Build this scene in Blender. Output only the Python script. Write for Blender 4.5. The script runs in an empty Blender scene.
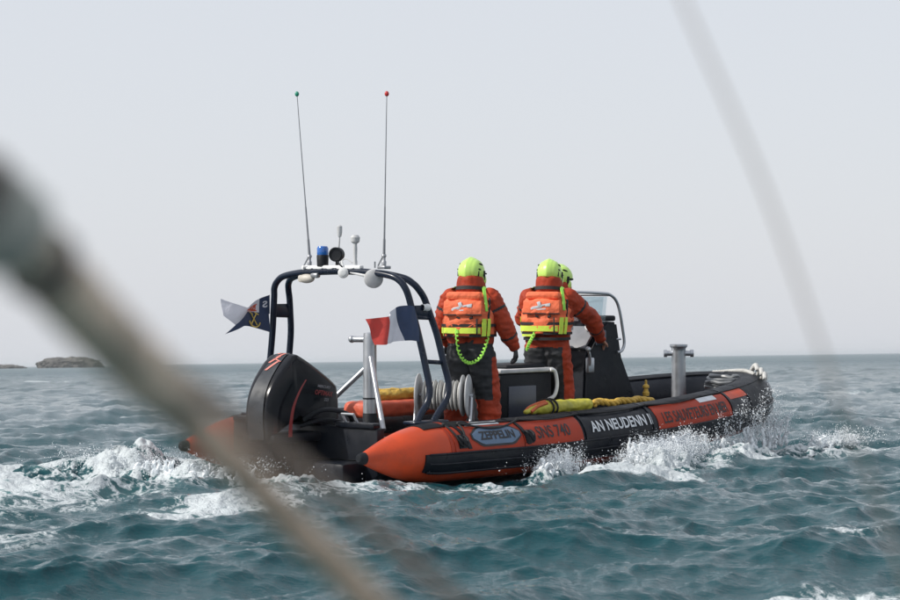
import bpy, bmesh, math, random
import numpy as np
from mathutils import Vector, Matrix, noise
R = math.radians
random.seed(7); RS = np.random.RandomState(11)
sc = bpy.context.scene
COL = sc.collection

# ------------------------------------------------------------------ camera
F_PX, CAM_H = 2400.0, 1.15
cam_d = bpy.data.cameras.new('camera'); cam = bpy.data.objects.new('camera', cam_d); COL.objects.link(cam)
cam_d.lens = 96; cam_d.sensor_width = 36; cam_d.clip_start = 0.05; cam_d.clip_end = 60000
pitch = math.atan(60 / F_PX); roll = R(0.89)
cam.matrix_world = Matrix.Translation((0, 0, CAM_H)) @ Matrix.Rotation(R(90) + pitch, 4, 'X') @ Matrix.Rotation(-roll, 4, 'Z')
cam_d.dof.use_dof = True; cam_d.dof.focus_distance = 23.6; cam_d.dof.aperture_fstop = 7.0
sc.camera = cam

# ------------------------------------------------------------------ materials
def nodes(m):
    m.use_nodes = True
    return m.node_tree, m.node_tree.nodes['Principled BSDF']

def mat(name, col, rough=.5, metal=0., vary=.12, vscale=9., bump=0., bscale=60., rvary=.08, dirt=None, coat=0., spec=.5, trans=0.):
    m = bpy.data.materials.new(name); nt, p = nodes(m); N = nt.nodes; L = nt.links
    tc = N.new('ShaderNodeTexCoord')
    n1 = N.new('ShaderNodeTexNoise'); n1.inputs['Scale'].default_value = vscale; n1.inputs['Detail'].default_value = 6
    L.new(tc.outputs['Object'], n1.inputs['Vector'])
    mr = N.new('ShaderNodeMapRange'); mr.inputs['From Min'].default_value = .3; mr.inputs['From Max'].default_value = .7
    mr.inputs['To Min'].default_value = 1 - vary; mr.inputs['To Max'].default_value = 1 + vary
    L.new(n1.outputs['Fac'], mr.inputs['Value'])
    mx = N.new('ShaderNodeVectorMath'); mx.operation = 'SCALE'; mx.inputs[0].default_value = col[:3]
    L.new(mr.outputs['Result'], mx.inputs['Scale'])
    out = mx.outputs['Vector']
    if dirt:
        n3 = N.new('ShaderNodeTexNoise'); n3.inputs['Scale'].default_value = vscale * .6; n3.inputs['Detail'].default_value = 8; n3.inputs['Roughness'].default_value = .7
        L.new(tc.outputs['Object'], n3.inputs['Vector'])
        r3 = N.new('ShaderNodeMapRange'); r3.inputs['From Min'].default_value = .5; r3.inputs['From Max'].default_value = .72; r3.inputs['To Max'].default_value = dirt[1]
        L.new(n3.outputs['Fac'], r3.inputs['Value'])
        mm = N.new('ShaderNodeMix'); mm.data_type = 'RGBA'; mm.inputs['B'].default_value = (*dirt[0], 1)
        L.new(r3.outputs['Result'], mm.inputs['Factor']); L.new(out, mm.inputs['A']); out = mm.outputs['Result']
    L.new(out, p.inputs['Base Color'])
    mr2 = N.new('ShaderNodeMapRange'); mr2.inputs['From Min'].default_value = .3; mr2.inputs['From Max'].default_value = .7
    mr2.inputs['To Min'].default_value = max(.02, rough - rvary); mr2.inputs['To Max'].default_value = min(1, rough + rvary)
    L.new(n1.outputs['Fac'], mr2.inputs['Value']); L.new(mr2.outputs['Result'], p.inputs['Roughness'])
    p.inputs['Metallic'].default_value = metal; p.inputs['Coat Weight'].default_value = coat
    p.inputs['Specular IOR Level'].default_value = spec
    if bump:
        n2 = N.new('ShaderNodeTexNoise'); n2.inputs['Scale'].default_value = bscale; n2.inputs['Detail'].default_value = 5
        L.new(tc.outputs['Object'], n2.inputs['Vector'])
        b = N.new('ShaderNodeBump'); b.inputs['Strength'].default_value = bump; b.inputs['Distance'].default_value = .02
        L.new(n2.outputs['Fac'], b.inputs['Height']); L.new(b.outputs['Normal'], p.inputs['Normal'])
    if trans: p.inputs['Transmission Weight'].default_value = trans
    return m

M = dict(
    black=mat('black_rubber', (.006, .008, .013), .4, bump=.14, bscale=10, rvary=.16, spec=.22, dirt=((.022, .026, .034), .5)),
    blackm=mat('black_moulding', (.007, .009, .013), .55, bump=.2, bscale=120, spec=.25),
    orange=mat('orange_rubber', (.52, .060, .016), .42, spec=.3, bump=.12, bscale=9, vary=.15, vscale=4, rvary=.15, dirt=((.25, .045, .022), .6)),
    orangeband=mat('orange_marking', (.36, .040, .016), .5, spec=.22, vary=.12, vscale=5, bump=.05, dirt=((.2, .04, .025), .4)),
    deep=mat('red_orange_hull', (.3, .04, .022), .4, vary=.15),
    white=mat('white_paint', (.75, .76, .76), .4),
    whitet=mat('white_lettering', (.62, .65, .68), .5),
    blackt=mat('black_lettering', (.015, .015, .018), .55),
    grey=mat('grey_plastic', (.18, .19, .21), .5),
    lgrey=mat('pale_grey_plastic', (.5, .51, .52), .5, dirt=((.3, .3, .28), .4)),
    beige=mat('beige_plastic', (.5, .47, .42), .5),
    navy=mat('navy_powder_coat', (.005, .011, .026), .3, coat=.1, spec=.3, vary=.1, bump=.03),
    steel=mat('brushed_steel', (.46, .48, .51), .36, .8, vary=.08, bump=.04),
    dsteel=mat('dull_steel', (.3, .31, .33), .4, .7, bump=.1),
    cowl=mat('black_gloss_cowling', (.005, .006, .009), .2, coat=.0, spec=.3, rvary=.05, vary=.2),
    cowlg=mat('sunlit_satin_cowling', (.016, .02, .026), .34, coat=.1, vary=.3, dirt=((.05, .052, .055), .5)),  # lighter than the cowling: sun glare on its back put into the colour
    red=mat('red_graphic', (.2, .018, .018), .4),
    pink=mat('faded_red_graphic', (.62, .2, .16), .45, dirt=((.3, .3, .3), .5)),
    suit=mat('orange_drysuit', (.36, .042, .014), .65, spec=.25, vary=.22, vscale=6, bump=.9, bscale=11, dirt=((.16, .03, .02), .6)),
    vest=mat('orange_life_jacket', (.82, .165, .065), .7, vary=.14, vscale=8, bump=1., bscale=13, dirt=((.5, .08, .04), .45)),
    darks=mat('charcoal_fabric', (.017, .019, .023), .75, vary=.3, vscale=6, bump=.4, bscale=12, dirt=((.06, .055, .05), .5)),
    lime=mat('lime_helmet', (.52, .78, .16), .33, coat=.2, vary=.06),
    limes=mat('lime_webbing', (.32, .72, .08), .6, bump=.3, bscale=90),
    limer=mat('lime_reflective_band', (.6, .78, .08), .5, bump=.2),
    strap=mat('black_webbing', (.014, .014, .016), .7, bump=.3, bscale=100),
    skin=mat('skin', (.45, .22, .15), .5, vary=.08, bump=.1, bscale=80),
    glove=mat('black_glove', (.016, .016, .018), .6, bump=.4, bscale=40),
    boot=mat('black_boot', (.02, .02, .02), .5, bump=.2),
    rope=mat('white_rope', (.6, .6, .58), .75, bump=.8, bscale=120, dirt=((.35, .34, .3), .5)),
    ropeb=mat('weathered_rope', (.74, .57, .43), .8, bump=.8, bscale=60, vary=.25, dirt=((.2, .18, .16), .5)),
    yellow=mat('yellow_bag', (.5, .46, .05), .55, bump=.6, bscale=14, vary=.2, dirt=((.25, .27, .05), .6)),
    gold=mat('gold_rope', (.6, .38, .06), .6, bump=.6, bscale=60),
    golde=mat('gold_emblem', (.65, .48, .12), .5),
    blue=mat('blue_lens', (.02, .12, .42), .12, coat=.5),
    badge=mat('blue_badge', (.09, .15, .24), .45),
    fr_blue=mat('flag_blue', (.03, .05, .11), .75, vary=.12, bump=.3, bscale=20),
    fr_white=mat('flag_white', (.66, .66, .72), .75, vary=.06, bump=.3, bscale=20),
    fr_red=mat('flag_red', (.52, .05, .04), .75, vary=.12, bump=.3, bscale=20),
    deck=mat('dark_deck', (.018, .02, .024), .7, bump=.5, bscale=150),
    dash=mat('dash_panel', (.05, .06, .085), .35),
    fender=mat('grey_fender', (.12, .13, .14), .35, vary=.3, dirt=((.3, .3, .3), .5)),
)
def glass(name, tint=(.85, .9, .92)):
    m = bpy.data.materials.new(name); nt, p = nodes(m)
    t = nt.nodes.new('ShaderNodeBsdfTransparent'); t.inputs[0].default_value = (*tint, 1)
    g = nt.nodes.new('ShaderNodeBsdfGlossy'); g.inputs['Roughness'].default_value = .08
    mx = nt.nodes.new('ShaderNodeMixShader'); mx.inputs[0].default_value = .1
    nt.links.new(t.outputs[0], mx.inputs[1]); nt.links.new(g.outputs[0], mx.inputs[2])
    nt.links.new(mx.outputs[0], nt.nodes['Material Output'].inputs[0])
    return m
M['glass'] = glass('scratched_acrylic')

# ------------------------------------------------------------------ mesh helpers
class MB:
    def __init__(s): s.v = []; s.f = []; s.mi = []
    def add(s, v, f, mi=0):
        o = len(s.v); s.v += [tuple(x) for x in v]; s.f += [[i + o for i in q] for q in f]; s.mi += [mi] * len(f); return s
    def grid(s, rows, closed_u=False, closed_v=False, mi=0, mfun=None):
        n, m = len(rows), len(rows[0]); v = [p for r in rows for p in r]; f = []; mis = []
        for i in range(n if closed_u else n - 1):
            for j in range(m if closed_v else m - 1):
                a = i * m + j; b = i * m + (j + 1) % m; c = ((i + 1) % n) * m + (j + 1) % m; d = ((i + 1) % n) * m + j
                f.append([a, b, c, d]); mis.append(mfun(i, j) if mfun else mi)
        o = len(s.v); s.v += [tuple(x) for x in v]; s.f += [[k + o for k in q] for q in f]; s.mi += mis; return s
    def box(s, c, d, rot=None, bev=.0, mi=0, seg=2):
        bm = bmesh.new(); bmesh.ops.create_cube(bm, size=1)
        bmesh.ops.scale(bm, vec=d, verts=bm.verts)
        if bev: bmesh.ops.bevel(bm, geom=bm.edges[:], offset=bev, segments=seg, affect='EDGES', profile=.5)
        if rot is not None: bmesh.ops.rotate(bm, matrix=rot, verts=bm.verts)
        bmesh.ops.translate(bm, vec=c, verts=bm.verts)
        bm.verts.index_update(); s.add([v.co[:] for v in bm.verts], [[v.index for v in f.verts] for f in bm.faces], mi); bm.free(); return s
    def tube(s, pts, r, n=12, mi=0, cap=True, closed=False):
        pts = [Vector(p) for p in pts]; k = len(pts)
        rr = r if hasattr(r, '__len__') else [r] * k
        up = None; rings = []
        for i in range(k):
            if closed: t = pts[(i + 1) % k] - pts[i - 1]
            else: t = pts[min(i + 1, k - 1)] - pts[max(i - 1, 0)]
            t = t.normalized() if t.length > 1e-9 else Vector((0, 0, 1))
            if up is None:
                up = Vector((0, 0, 1)) if abs(t.z) < .9 else Vector((1, 0, 0))
            up = (up - t * up.dot(t)).normalized(); w = t.cross(up)
            rings.append([pts[i] + (up * math.cos(a) + w * math.sin(a)) * rr[i] for a in [2 * math.pi * j / n for j in range(n)]])
        if cap and not closed:
            rings = [[pts[0]] * n] + rings + [[pts[-1]] * n]
        s.grid(rings, closed_u=closed, closed_v=True, mi=mi); return s
    def lathe(s, prof, origin=(0, 0, 0), axis=(0, 0, 1), n=24, mi=0):
        a = Vector(axis).normalized(); q = a.to_track_quat('Z', 'Y'); o = Vector(origin)
        s.grid([[o + q @ Vector((r * math.cos(2 * math.pi * j / n), r * math.sin(2 * math.pi * j / n), z)) for j in range(n)] for r, z in prof], closed_v=True, mi=mi); return s
    def ell(s, c, r, n=16, rot=None, mi=0):
        rows = []
        for i in range(n + 1):
            t = math.pi * i / n; row = []
            for j in range(n * 2):
                a = math.pi * j / n
                p = Vector((r[0] * math.sin(t) * math.cos(a), r[1] * math.sin(t) * math.sin(a), r[2] * math.cos(t)))
                if rot is not None: p = rot @ p
                row.append(p + Vector(c))
            rows.append(row)
        s.grid(rows, closed_v=True, mi=mi); return s
    def ribbon(s, pts, nrm, w, t=.004, mi=0):
        """flat webbing: pts path, nrm outward normals, w width"""
        pts = [Vector(p) for p in pts]; rows = []
        for i, p in enumerate(pts):
            d = (pts[min(i + 1, len(pts) - 1)] - pts[max(i - 1, 0)]).normalized(); n = Vector(nrm[i]).normalized(); b = d.cross(n).normalized()
            rows.append([p + b * w / 2, p + b * w / 2 + n * t, p - b * w / 2 + n * t, p - b * w / 2])
        s.grid(rows, closed_v=True, mi=mi); return s
    def build(s, name, m, parent=None, smooth=True, sharp=True, merge=True):
        me = bpy.data.meshes.new(name)
        me.from_pydata(s.v, [], s.f)
        ms = m if isinstance(m, (list, tuple)) else [m]
        for q in ms: me.materials.append(q)
        me.polygons.foreach_set('material_index', s.mi)
        if merge:
            bm = bmesh.new(); bm.from_mesh(me)
            bmesh.ops.remove_doubles(bm, verts=bm.verts, dist=1e-5)
            bmesh.ops.recalc_face_normals(bm, faces=bm.faces)
            bm.to_mesh(me); bm.free()
        if smooth:
            me.polygons.foreach_set('use_smooth', [True] * len(me.polygons))
            if sharp: me.set_sharp_from_angle(angle=R(38))
        me.update()
        o = bpy.data.objects.new(name, me); COL.objects.link(o)
        if parent: o.parent = parent
        return o

def smoothpath(pts, k=8, closed=False):
    P = [Vector(p) for p in pts]; out = []; n = len(P)
    for i in range(n if closed else n - 1):
        if closed: a, b, c, d = P[i - 1], P[i], P[(i + 1) % n], P[(i + 2) % n]
        else: a, b, c, d = P[max(i - 1, 0)], P[i], P[i + 1], P[min(i + 2, n - 1)]
        for j in range(k):
            t = j / k
            out.append(.5 * ((2 * b) + (c - a) * t + (2 * a - 5 * b + 4 * c - d) * t * t + (-a + 3 * b - 3 * c + d) * t ** 3))
    if not closed: out.append(P[-1])
    return out

def tag(o, label=None, cat=None, group=None, kind=None):
    if label: o['label'] = label
    if cat: o['category'] = cat
    if group: o['group'] = group
    if kind: o['kind'] = kind
    return o
def empty(name, mw=None, parent=None):
    o = bpy.data.objects.new(name, None); COL.objects.link(o); o.empty_display_size = .2
    if mw is not None: o.matrix_world = mw
    if parent: o.parent = parent
    return o

def text2d(txt, w, h, bold=.0, cuts=6, shear=0.):
    cu = bpy.data.curves.new('t', 'FONT'); cu.body = txt; cu.size = 1; cu.offset = bold; cu.resolution_u = 4; cu.shear = shear
    o = bpy.data.objects.new('t', cu); COL.objects.link(o)
    dg = bpy.context.evaluated_depsgraph_get(); me = o.evaluated_get(dg).to_mesh()
    bm = bmesh.new(); bm.from_mesh(me); o.evaluated_get(dg).to_mesh_clear(); bpy.data.objects.remove(o)
    xs = [v.co.x for v in bm.verts]; ys = [v.co.y for v in bm.verts]; x0, x1, y0, y1 = min(xs), max(xs), min(ys), max(ys)
    for v in bm.verts: v.co = ((v.co.x - x0) / (x1 - x0) * w, (v.co.y - y0) / (y1 - y0) * h, 0)
    for i in range(1, cuts):
        bmesh.ops.bisect_plane(bm, geom=bm.verts[:] + bm.edges[:] + bm.faces[:], plane_co=(0, h * i / cuts, 0), plane_no=(0, 1, 0))
    n2 = max(2, int(w / .12))
    for i in range(1, n2):
        bmesh.ops.bisect_plane(bm, geom=bm.verts[:] + bm.edges[:] + bm.faces[:], plane_co=(w * i / n2, 0, 0), plane_no=(1, 0, 0))
    bm.verts.index_update()
    r = ([(v.co.x, v.co.y) for v in bm.verts], [[v.index for v in f.verts] for f in bm.faces]); bm.free(); return r

def capsule(p0, r0, p1, r1, n=14):
    p0 = Vector(p0); p1 = Vector(p1); d = p1 - p0; l = max(d.length, 1e-5); t = d / l
    pts = []; rr = []
    for i in range(5):
        a = math.pi / 2 * i / 5; pts.append(p0 - t * r0 * math.cos(a)); rr.append(max(1e-4, r0 * math.sin(a)))
    for i in range(5):
        pts.append(p0 + d * i / 4); rr.append(r0 + (r1 - r0) * i / 4)
    for i in range(1, 6):
        a = math.pi / 2 * i / 5; pts.append(p1 + t * r1 * math.sin(a)); rr.append(max(1e-4, r1 * math.cos(a)))
    return pts, rr, n

def organic(name, prims, voxel, m, parent=None, smooth=4, wr=0., ws=8., mfun=None, seed=0.):
    """union of tapered capsules / ellipsoids / boxes grown into one continuous surface"""
    b = MB()
    for q in prims:
        if q[0] == 'E': b.ell(q[1], q[2], 12, q[3] if len(q) > 3 else None)
        elif q[0] == 'B': b.box(q[1], q[2], q[4] if len(q) > 4 else None, q[3], seg=3)
        else:
            pts, rr, n = capsule(*q); b.tube(pts, rr, n, cap=True)
    tmp = b.build(name + '_src', m if not isinstance(m, (list, tuple)) else m[0], smooth=False)
    md = tmp.modifiers.new('r', 'REMESH'); md.mode = 'VOXEL'; md.voxel_size = voxel; md.use_smooth_shade = True
    s2 = tmp.modifiers.new('s', 'SMOOTH'); s2.factor = .5; s2.iterations = smooth
    dg = bpy.context.evaluated_depsgraph_get(); me = bpy.data.meshes.new_from_object(tmp.evaluated_get(dg)); me.name = name
    bpy.data.objects.remove(tmp)
    n = len(me.vertices)
    if wr:
        co = np.empty(n * 3); me.vertices.foreach_get('co', co); co = co.reshape(-1, 3)
        no = np.empty(n * 3); me.vertices.foreach_get('normal', no); no = no.reshape(-1, 3)
        d = np.empty(n)
        for i in range(n):
            p = Vector(co[i]) * ws + Vector((seed, seed * 1.7, 0)); p.z *= 1.6
            a = 1 - abs(noise.noise(p)) * 2.2; c = noise.noise(p * 2.7)
            d[i] = a * .7 + c * .5
        co += no * (d * wr)[:, None]; me.vertices.foreach_set('co', co.ravel())
    me.materials.clear()
    for q in (m if isinstance(m, (list, tuple)) else [m]): me.materials.append(q)
    if mfun: me.polygons.foreach_set('material_index', [mfun(p.center) for p in me.polygons])
    me.polygons.foreach_set('use_smooth', [True] * len(me.polygons)); me.update()
    o = bpy.data.objects.new(name, me); COL.objects.link(o)
    if parent: o.parent = parent
    return o

# ------------------------------------------------------------------ boat frame
BOAT = Matrix.Translation((-1.70, 22.32, 0)) @ Matrix.Rotation(R(47.5), 4, 'Z') @ Matrix.Rotation(R(-1.0), 4, 'Y') @ Matrix.Rotation(R(2), 4, 'X')
BI = BOAT.inverted()
def at(x, y, z, yaw=0): return BOAT @ Matrix.Translation((x, y, z)) @ Matrix.Rotation(yaw, 4, 'Z')

X1, XB, YH, PP = 3.8, 7.2, 1.2, 2.0
_p = [(x, -YH) for x in np.linspace(0, X1, 600)]
for t in np.linspace(0, math.pi, 1600)[1:]:
    _p.append((X1 + (XB - X1) * abs(math.sin(t)) ** (2 / PP), -YH * np.sign(math.cos(t)) * abs(math.cos(t)) ** (2 / PP)))
_p += [(x, YH) for x in np.linspace(X1, 0, 600)[1:]]
CA = np.array(_p); CS = np.concatenate([[0], np.cumsum(np.linalg.norm(np.diff(CA, axis=0), axis=1))]); LT = float(CS[-1])
def tube_c(s):
    x = float(np.interp(s, CS, CA[:, 0])); y = float(np.interp(s, CS, CA[:, 1]))
    x2 = np.interp(s + .02, CS, CA[:, 0]); y2 = np.interp(s + .02, CS, CA[:, 1]); x1 = np.interp(s - .02, CS, CA[:, 0]); y1 = np.interp(s - .02, CS, CA[:, 1])
    tx, ty = x2 - x1, y2 - y1; n = math.hypot(tx, ty); u = min(s, LT - s)
    r = .27 * (.17 + .83 * math.sin(min(1, max(0, u) / .88) * math.pi / 2) ** 1.0) if u < .88 else .27
    z = .32 + .27 * min(1, max(0, (x - 2.) / 5.5)) ** 1.5
    return x, y, z, ty / n, -tx / n, r
def tubep(s, phi, off=0.):
    x, y, z, ox, oy, r = tube_c(s); c, sn = math.cos(R(phi)), math.sin(R(phi)); r += off
    return (x + ox * r * c, y + oy * r * c, z + r * sn)
def tube_patch(mb, s0, s1, p0, p1, off, mi=0, ds=.06, dp=6, slant=0., th=.003):
    n = max(2, int((s1 - s0) / ds)); m = max(2, int(abs(p1 - p0) / dp))
    top = []; bot = []
    for i in range(n + 1):
        a = []; b = []
        for j in range(m + 1):
            ph = p0 + (p1 - p0) * j / m; s = s0 + (s1 - s0) * i / n + slant * (j / m)
            a.append(tubep(s, ph, off)); b.append(tubep(s, ph, off - th - .01))
        top.append(a); bot.append(b)
    mb.grid(top, mi=mi)
    mb.grid([top[0], bot[0]], mi=mi); mb.grid([top[-1], bot[-1]], mi=mi)
    mb.grid([[t[0] for t in top], [t[0] for t in bot]], mi=mi); mb.grid([[t[-1] for t in top], [t[-1] for t in bot]], mi=mi)
def tube_text(txt, s0, s1, p0, p1, m, parent, off=.009, bold=.02, slant=0.):
    vs, fs = text2d(txt, 1, 1, bold, 6)
    # re-cut along length
    mb = MB(); mb.add([tubep(s0 + (s1 - s0) * x + slant * y, p0 + (p1 - p0) * y, off) for x, y in vs], fs)
    return mb.build('lettering', m, parent, smooth=False)

boat = empty('rescue_boat', BOAT)
tag(boat, 'orange and black inflatable rescue boat with navy roll bar, outboard and crew aboard', 'rescue boat')

# --- inflatable tube
mb = MB(); rows = []; ss = list(np.linspace(0, .9, 22)) + list(np.linspace(.95, LT - .95, 210)) + list(np.linspace(LT - .9, LT, 22)); NP = 40
for s in ss: rows.append([tubep(s, 360 * j / NP) for j in range(NP)])
def tmat(i, j):
    s = (ss[i] + ss[i + 1]) / 2; u = min(s, LT - s); ph = (j + .5) * 360 / NP
    if ph > 180: ph -= 360
    if u < .98: return 1
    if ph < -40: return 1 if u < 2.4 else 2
    return 0
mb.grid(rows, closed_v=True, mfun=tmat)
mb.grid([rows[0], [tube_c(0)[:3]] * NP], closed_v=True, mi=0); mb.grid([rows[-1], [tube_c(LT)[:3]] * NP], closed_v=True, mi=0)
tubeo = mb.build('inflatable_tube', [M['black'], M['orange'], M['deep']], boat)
for s_, e_ in ((0, -1), (LT, 1)):
    x, y, z = tube_c(s_)[:3]
    MB().lathe([(0, -.05), (.03, -.048), (.048, -.03), (.054, 0), (.06, .05), (.05, .055)], (x, y, z), (1, 0, 0), 20).build('cone_cap', M['blackm'], tubeo)
# orange upper panel behind / around the maker badge, and the marking panels
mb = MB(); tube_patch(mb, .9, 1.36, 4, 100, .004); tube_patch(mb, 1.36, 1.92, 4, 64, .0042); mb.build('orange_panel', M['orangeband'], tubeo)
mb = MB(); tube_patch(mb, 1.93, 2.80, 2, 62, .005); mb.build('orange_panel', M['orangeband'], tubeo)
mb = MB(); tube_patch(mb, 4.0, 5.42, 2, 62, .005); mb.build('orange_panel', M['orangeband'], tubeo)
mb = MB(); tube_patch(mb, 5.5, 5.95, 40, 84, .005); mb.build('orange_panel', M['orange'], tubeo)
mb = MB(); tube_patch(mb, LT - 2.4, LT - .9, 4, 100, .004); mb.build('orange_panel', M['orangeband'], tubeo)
# reflective patches
mb = MB(); tube_patch(mb, 1.22, 1.70, 60, 72, .0095); mb.build('reflective_patch', M['whitet'], tubeo)
mb = MB(); tube_patch(mb, 4.86, 5.22, 48, 62, .0095); mb.build('reflective_patch', M['whitet'], tubeo)
# rubbing strakes
mb = MB()
for a, b in ((.58, LT / 2), (LT / 2, LT - .58)):
    tube_patch(mb, a, b, -37, 3 if a < 1 else 3, .016, th=.012, dp=5)
for ph in (-36, -17, 2):
    mb.tube([tubep(s, ph, .018) for s in np.linspace(.62, LT - .62, 200)], .011, 8)
strake = mb.build('rubbing_strake', M['black'], tubeo)
# top wear strip with piping
mb = MB(); tube_patch(mb, 1.92, LT - 1.92, 66, 118, .007, dp=8)
for ph in (66, 118): mb.tube([tubep(s, ph, .01) for s in np.linspace(1.3, LT - 1.3, 200)], .008, 6)
mb.build('wear_strip', M['blackm'], tubeo)
# arch foot pads on the tube
for y_, sg in ((0, 1), (0, -1)):
    mb = MB(); a = (.68, 1.32) if sg > 0 else (LT - 1.32, LT - .68)
    tube_patch(mb, a[0], a[1], 62, 120, .010); mb.build('foot_pad', M['blackm'], tubeo)
# badge
def badge_poly(mb, s0, s1, p0, p1, off, cut):
    pm = (p0 + p1) / 2; n = 14; rows = []
    for i in range(n + 1):
        s = s0 + (s1 - s0) * i / n; d = min(s - s0, s1 - s); k = min(1, .25 + .75 * d / cut) if d < cut else 1
        rows.append([tubep(s, pm + (p1 - p0) / 2 * k * q, off) for q in (-1, -.5, 0, .5, 1)])
    mb.grid(rows)
mb = MB(); badge_poly(mb, 1.20, 1.90, 10, 54, .010, .12); bd = mb.build('badge', M['blackt'], tubeo, smooth=False)
mb = MB(); badge_poly(mb, 1.22, 1.88, 14, 50, .013, .12); mb.build('badge', M['badge'], tubeo, smooth=False)
tube_text('ZEPPELIN', 1.31, 1.80, 23, 41, M['blackt'], tubeo, .016, .03)
tube_text('SNS 740', 2.13, 2.62, 17, 44, M['blackt'], tubeo, .009, .012)
tube_text('AN NEUDENN II', 2.95, 3.92, 17, 42, M['whitet'], tubeo, .008, .02)
tube_text('LES SAUVETEURS EN MER', 4.10, 5.34, 14, 40, M['blackt'], tubeo, .009, .012)
for s_ in (.97, 2.86, 3.93, 5.46, LT / 2, LT - 5.46, LT - 3.93, LT - 2.86, LT - .97):
    mb = MB(); tube_patch(mb, s_ - .02, s_ + .02, 4, 116, .0115, th=.002); mb.build('seam_tape', M['orangeband'] if .9 < min(s_, LT - s_) < 1.1 else M['black'], tubeo)
# handles (black pads with loops) along the starboard and port side
for s_ in (1.06, 2.0, LT - 2.0, LT - 1.06):
    c = 25 if s_ < 5 else 25
    mb = MB(); tube_patch(mb, s_ - .055, s_ + .055, c - 15, c + 12, .014)
    mb.tube(smoothpath([tubep(s_ - .03, c + 10, .02), tubep(s_ - .03, c, .05), tubep(s_, c - 12, .06), tubep(s_ + .03, c, .05), tubep(s_ + .03, c + 10, .02)]), .012, 8)
    mb.build('carry_handle', M['blackm'], tubeo)
# safety line, looped
for sgn in (1, -1):
    an = [.95, 1.15, 1.98, 2.9, 3.95, 5.0]
    mb = MB()
    for i in range(len(an) - 1):
        a, b_ = an[i], an[i + 1]; pts = []
        for k in range(13):
            t = k / 12; s = a + (b_ - a) * t; ph = 66 - (20 if i in (1,) else (52 if i == 0 else 7)) * math.sin(math.pi * t)
            pts.append(tubep(s if sgn > 0 else LT - s, ph, .02))
        mb.tube(pts, .010, 7)
        mb.ell(tubep(a if sgn > 0 else LT - a, 66, .02), (.02, .02, .02), 6)
    mb.build('grab_line', M['strap'], tubeo)
# black strap across the orange beside the badge
for s_ in (1.13, 1.97):
    mb = MB(); tube_patch(mb, s_, s_ + .045, 8, 84, .012, slant=-.12); mb.build('strap', M['blackm'], tubeo)
# dark bow cover
mb = MB(); tube_patch(mb, 5.95, LT - 5.95, -34, 96, .009, dp=8); mb.build('bow_cover', M['blackm'], tubeo)

# --- rigid hull, deck, transom
mb = MB(); rows = []
for X in np.linspace(.35, 7.15, 40):
    if X <= X1: hw = 1.08
    else: hw = 1.08 * math.sqrt(max(0, 1 - ((X - X1) / (XB - .02 - X1)) ** 2)) + .01
    zt = .32 + .27 * min(1, max(0, (X - 2.) / 5.5)) ** 1.5 - .16
    dr = .42 * min(1, (7.3 - X) / 1.9) ** .6
    rows.append([(X, -hw, zt), (X, -hw * .75, zt - dr * .45), (X, -hw * .35, zt - dr * .8), (X, 0, zt - dr), (X, hw * .35, zt - dr * .8), (X, hw * .75, zt - dr * .45), (X, hw, zt)])
mb.grid(rows); mb.build('hull', M['black'], boat, sharp=False)
mb = MB(); rows = []
for X in np.linspace(.4, 6.95, 30):
    hw = 1.1 if X <= X1 else 1.1 * math.sqrt(max(0.01, 1 - ((X - X1) / (XB - X1)) ** 2))
    rows.append([(X, y, .26 + .16 * max(0, (X - 4.8) / 2.2)) for y in np.linspace(-hw, hw, 7)])
mb.grid(rows); mb.build('deck', M['deck'], boat)
mb = MB(); mb.box((.48, 0, .3), (.1, 1.95, .52), bev=.02); mb.box((.62, 0, .44), (.22, 1.9, .05), bev=.015)
mb.box((.45, -.7, .58), (.09, .5, .05), bev=.01); mb.box((.45, .7, .58), (.09, .5, .05), bev=.01)
mb.box((.30, -.62, .12), (.34, .42, .26), bev=.05); mb.box((.30, .62, .12), (.34, .42, .26), bev=.05)
tr = mb.build('transom', M['black'], boat)
for y in (-.55, .5):
    mb = MB(); mb.tube([(.45, y, .6), (.4, y, .68), (.4, y - .15, .68), (.45, y - .15, .6)], .013, 8); mb.build('cleat', M['steel'], tr)
mb = MB(); mb.tube(smoothpath([(.2, -.25, .62), (.3, -.42, .72), (.5, -.55, .66), (.62, -.45, .5)]), .022, 8); mb.tube(smoothpath([(.2, -.2, .56), (.34, -.36, .62), (.55, -.45, .58), (.65, -.3, .5)]), .018, 8)
mb.build('hose', M['blackm'], tr)

# --- outboard motor
motor = empty('outboard_motor', None, boat)
prof = [(-.31, .40), (-.325, .62), (-.30, .80), (-.22, .96), (-.08, 1.12), (.035, 1.215), (.075, 1.228), (.13, 1.222), (.33, 1.11), (.52, .985), (.60, .92), (.625, .88), (.63, .70), (.61, .44)]
pp = smoothpath([(x, 0, z) for x, z in prof], 5)
cx, cz = .12, .62
mb = MB(); rows = []
for t in np.linspace(-1, 1, 25):
    k = (1 - abs(t) ** 4.5) ** (1 / 4.5) if abs(t) < 1 else 0
    row = []
    for q in pp:
        h = (q.z - .4) / .8
        w = .27 - .085 * h ** 2
        aft = max(0, min(1, (-.02 - q.x) / .35)); w *= 1 - .42 * aft
        row.append((cx + (q.x - cx) * (.90 + .10 * k), t * w, cz + (q.z - cz) * (.90 + .10 * k) if k > .01 else cz + (q.z - cz) * .9))
    rows.append(row)
mb.grid(rows)
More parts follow.
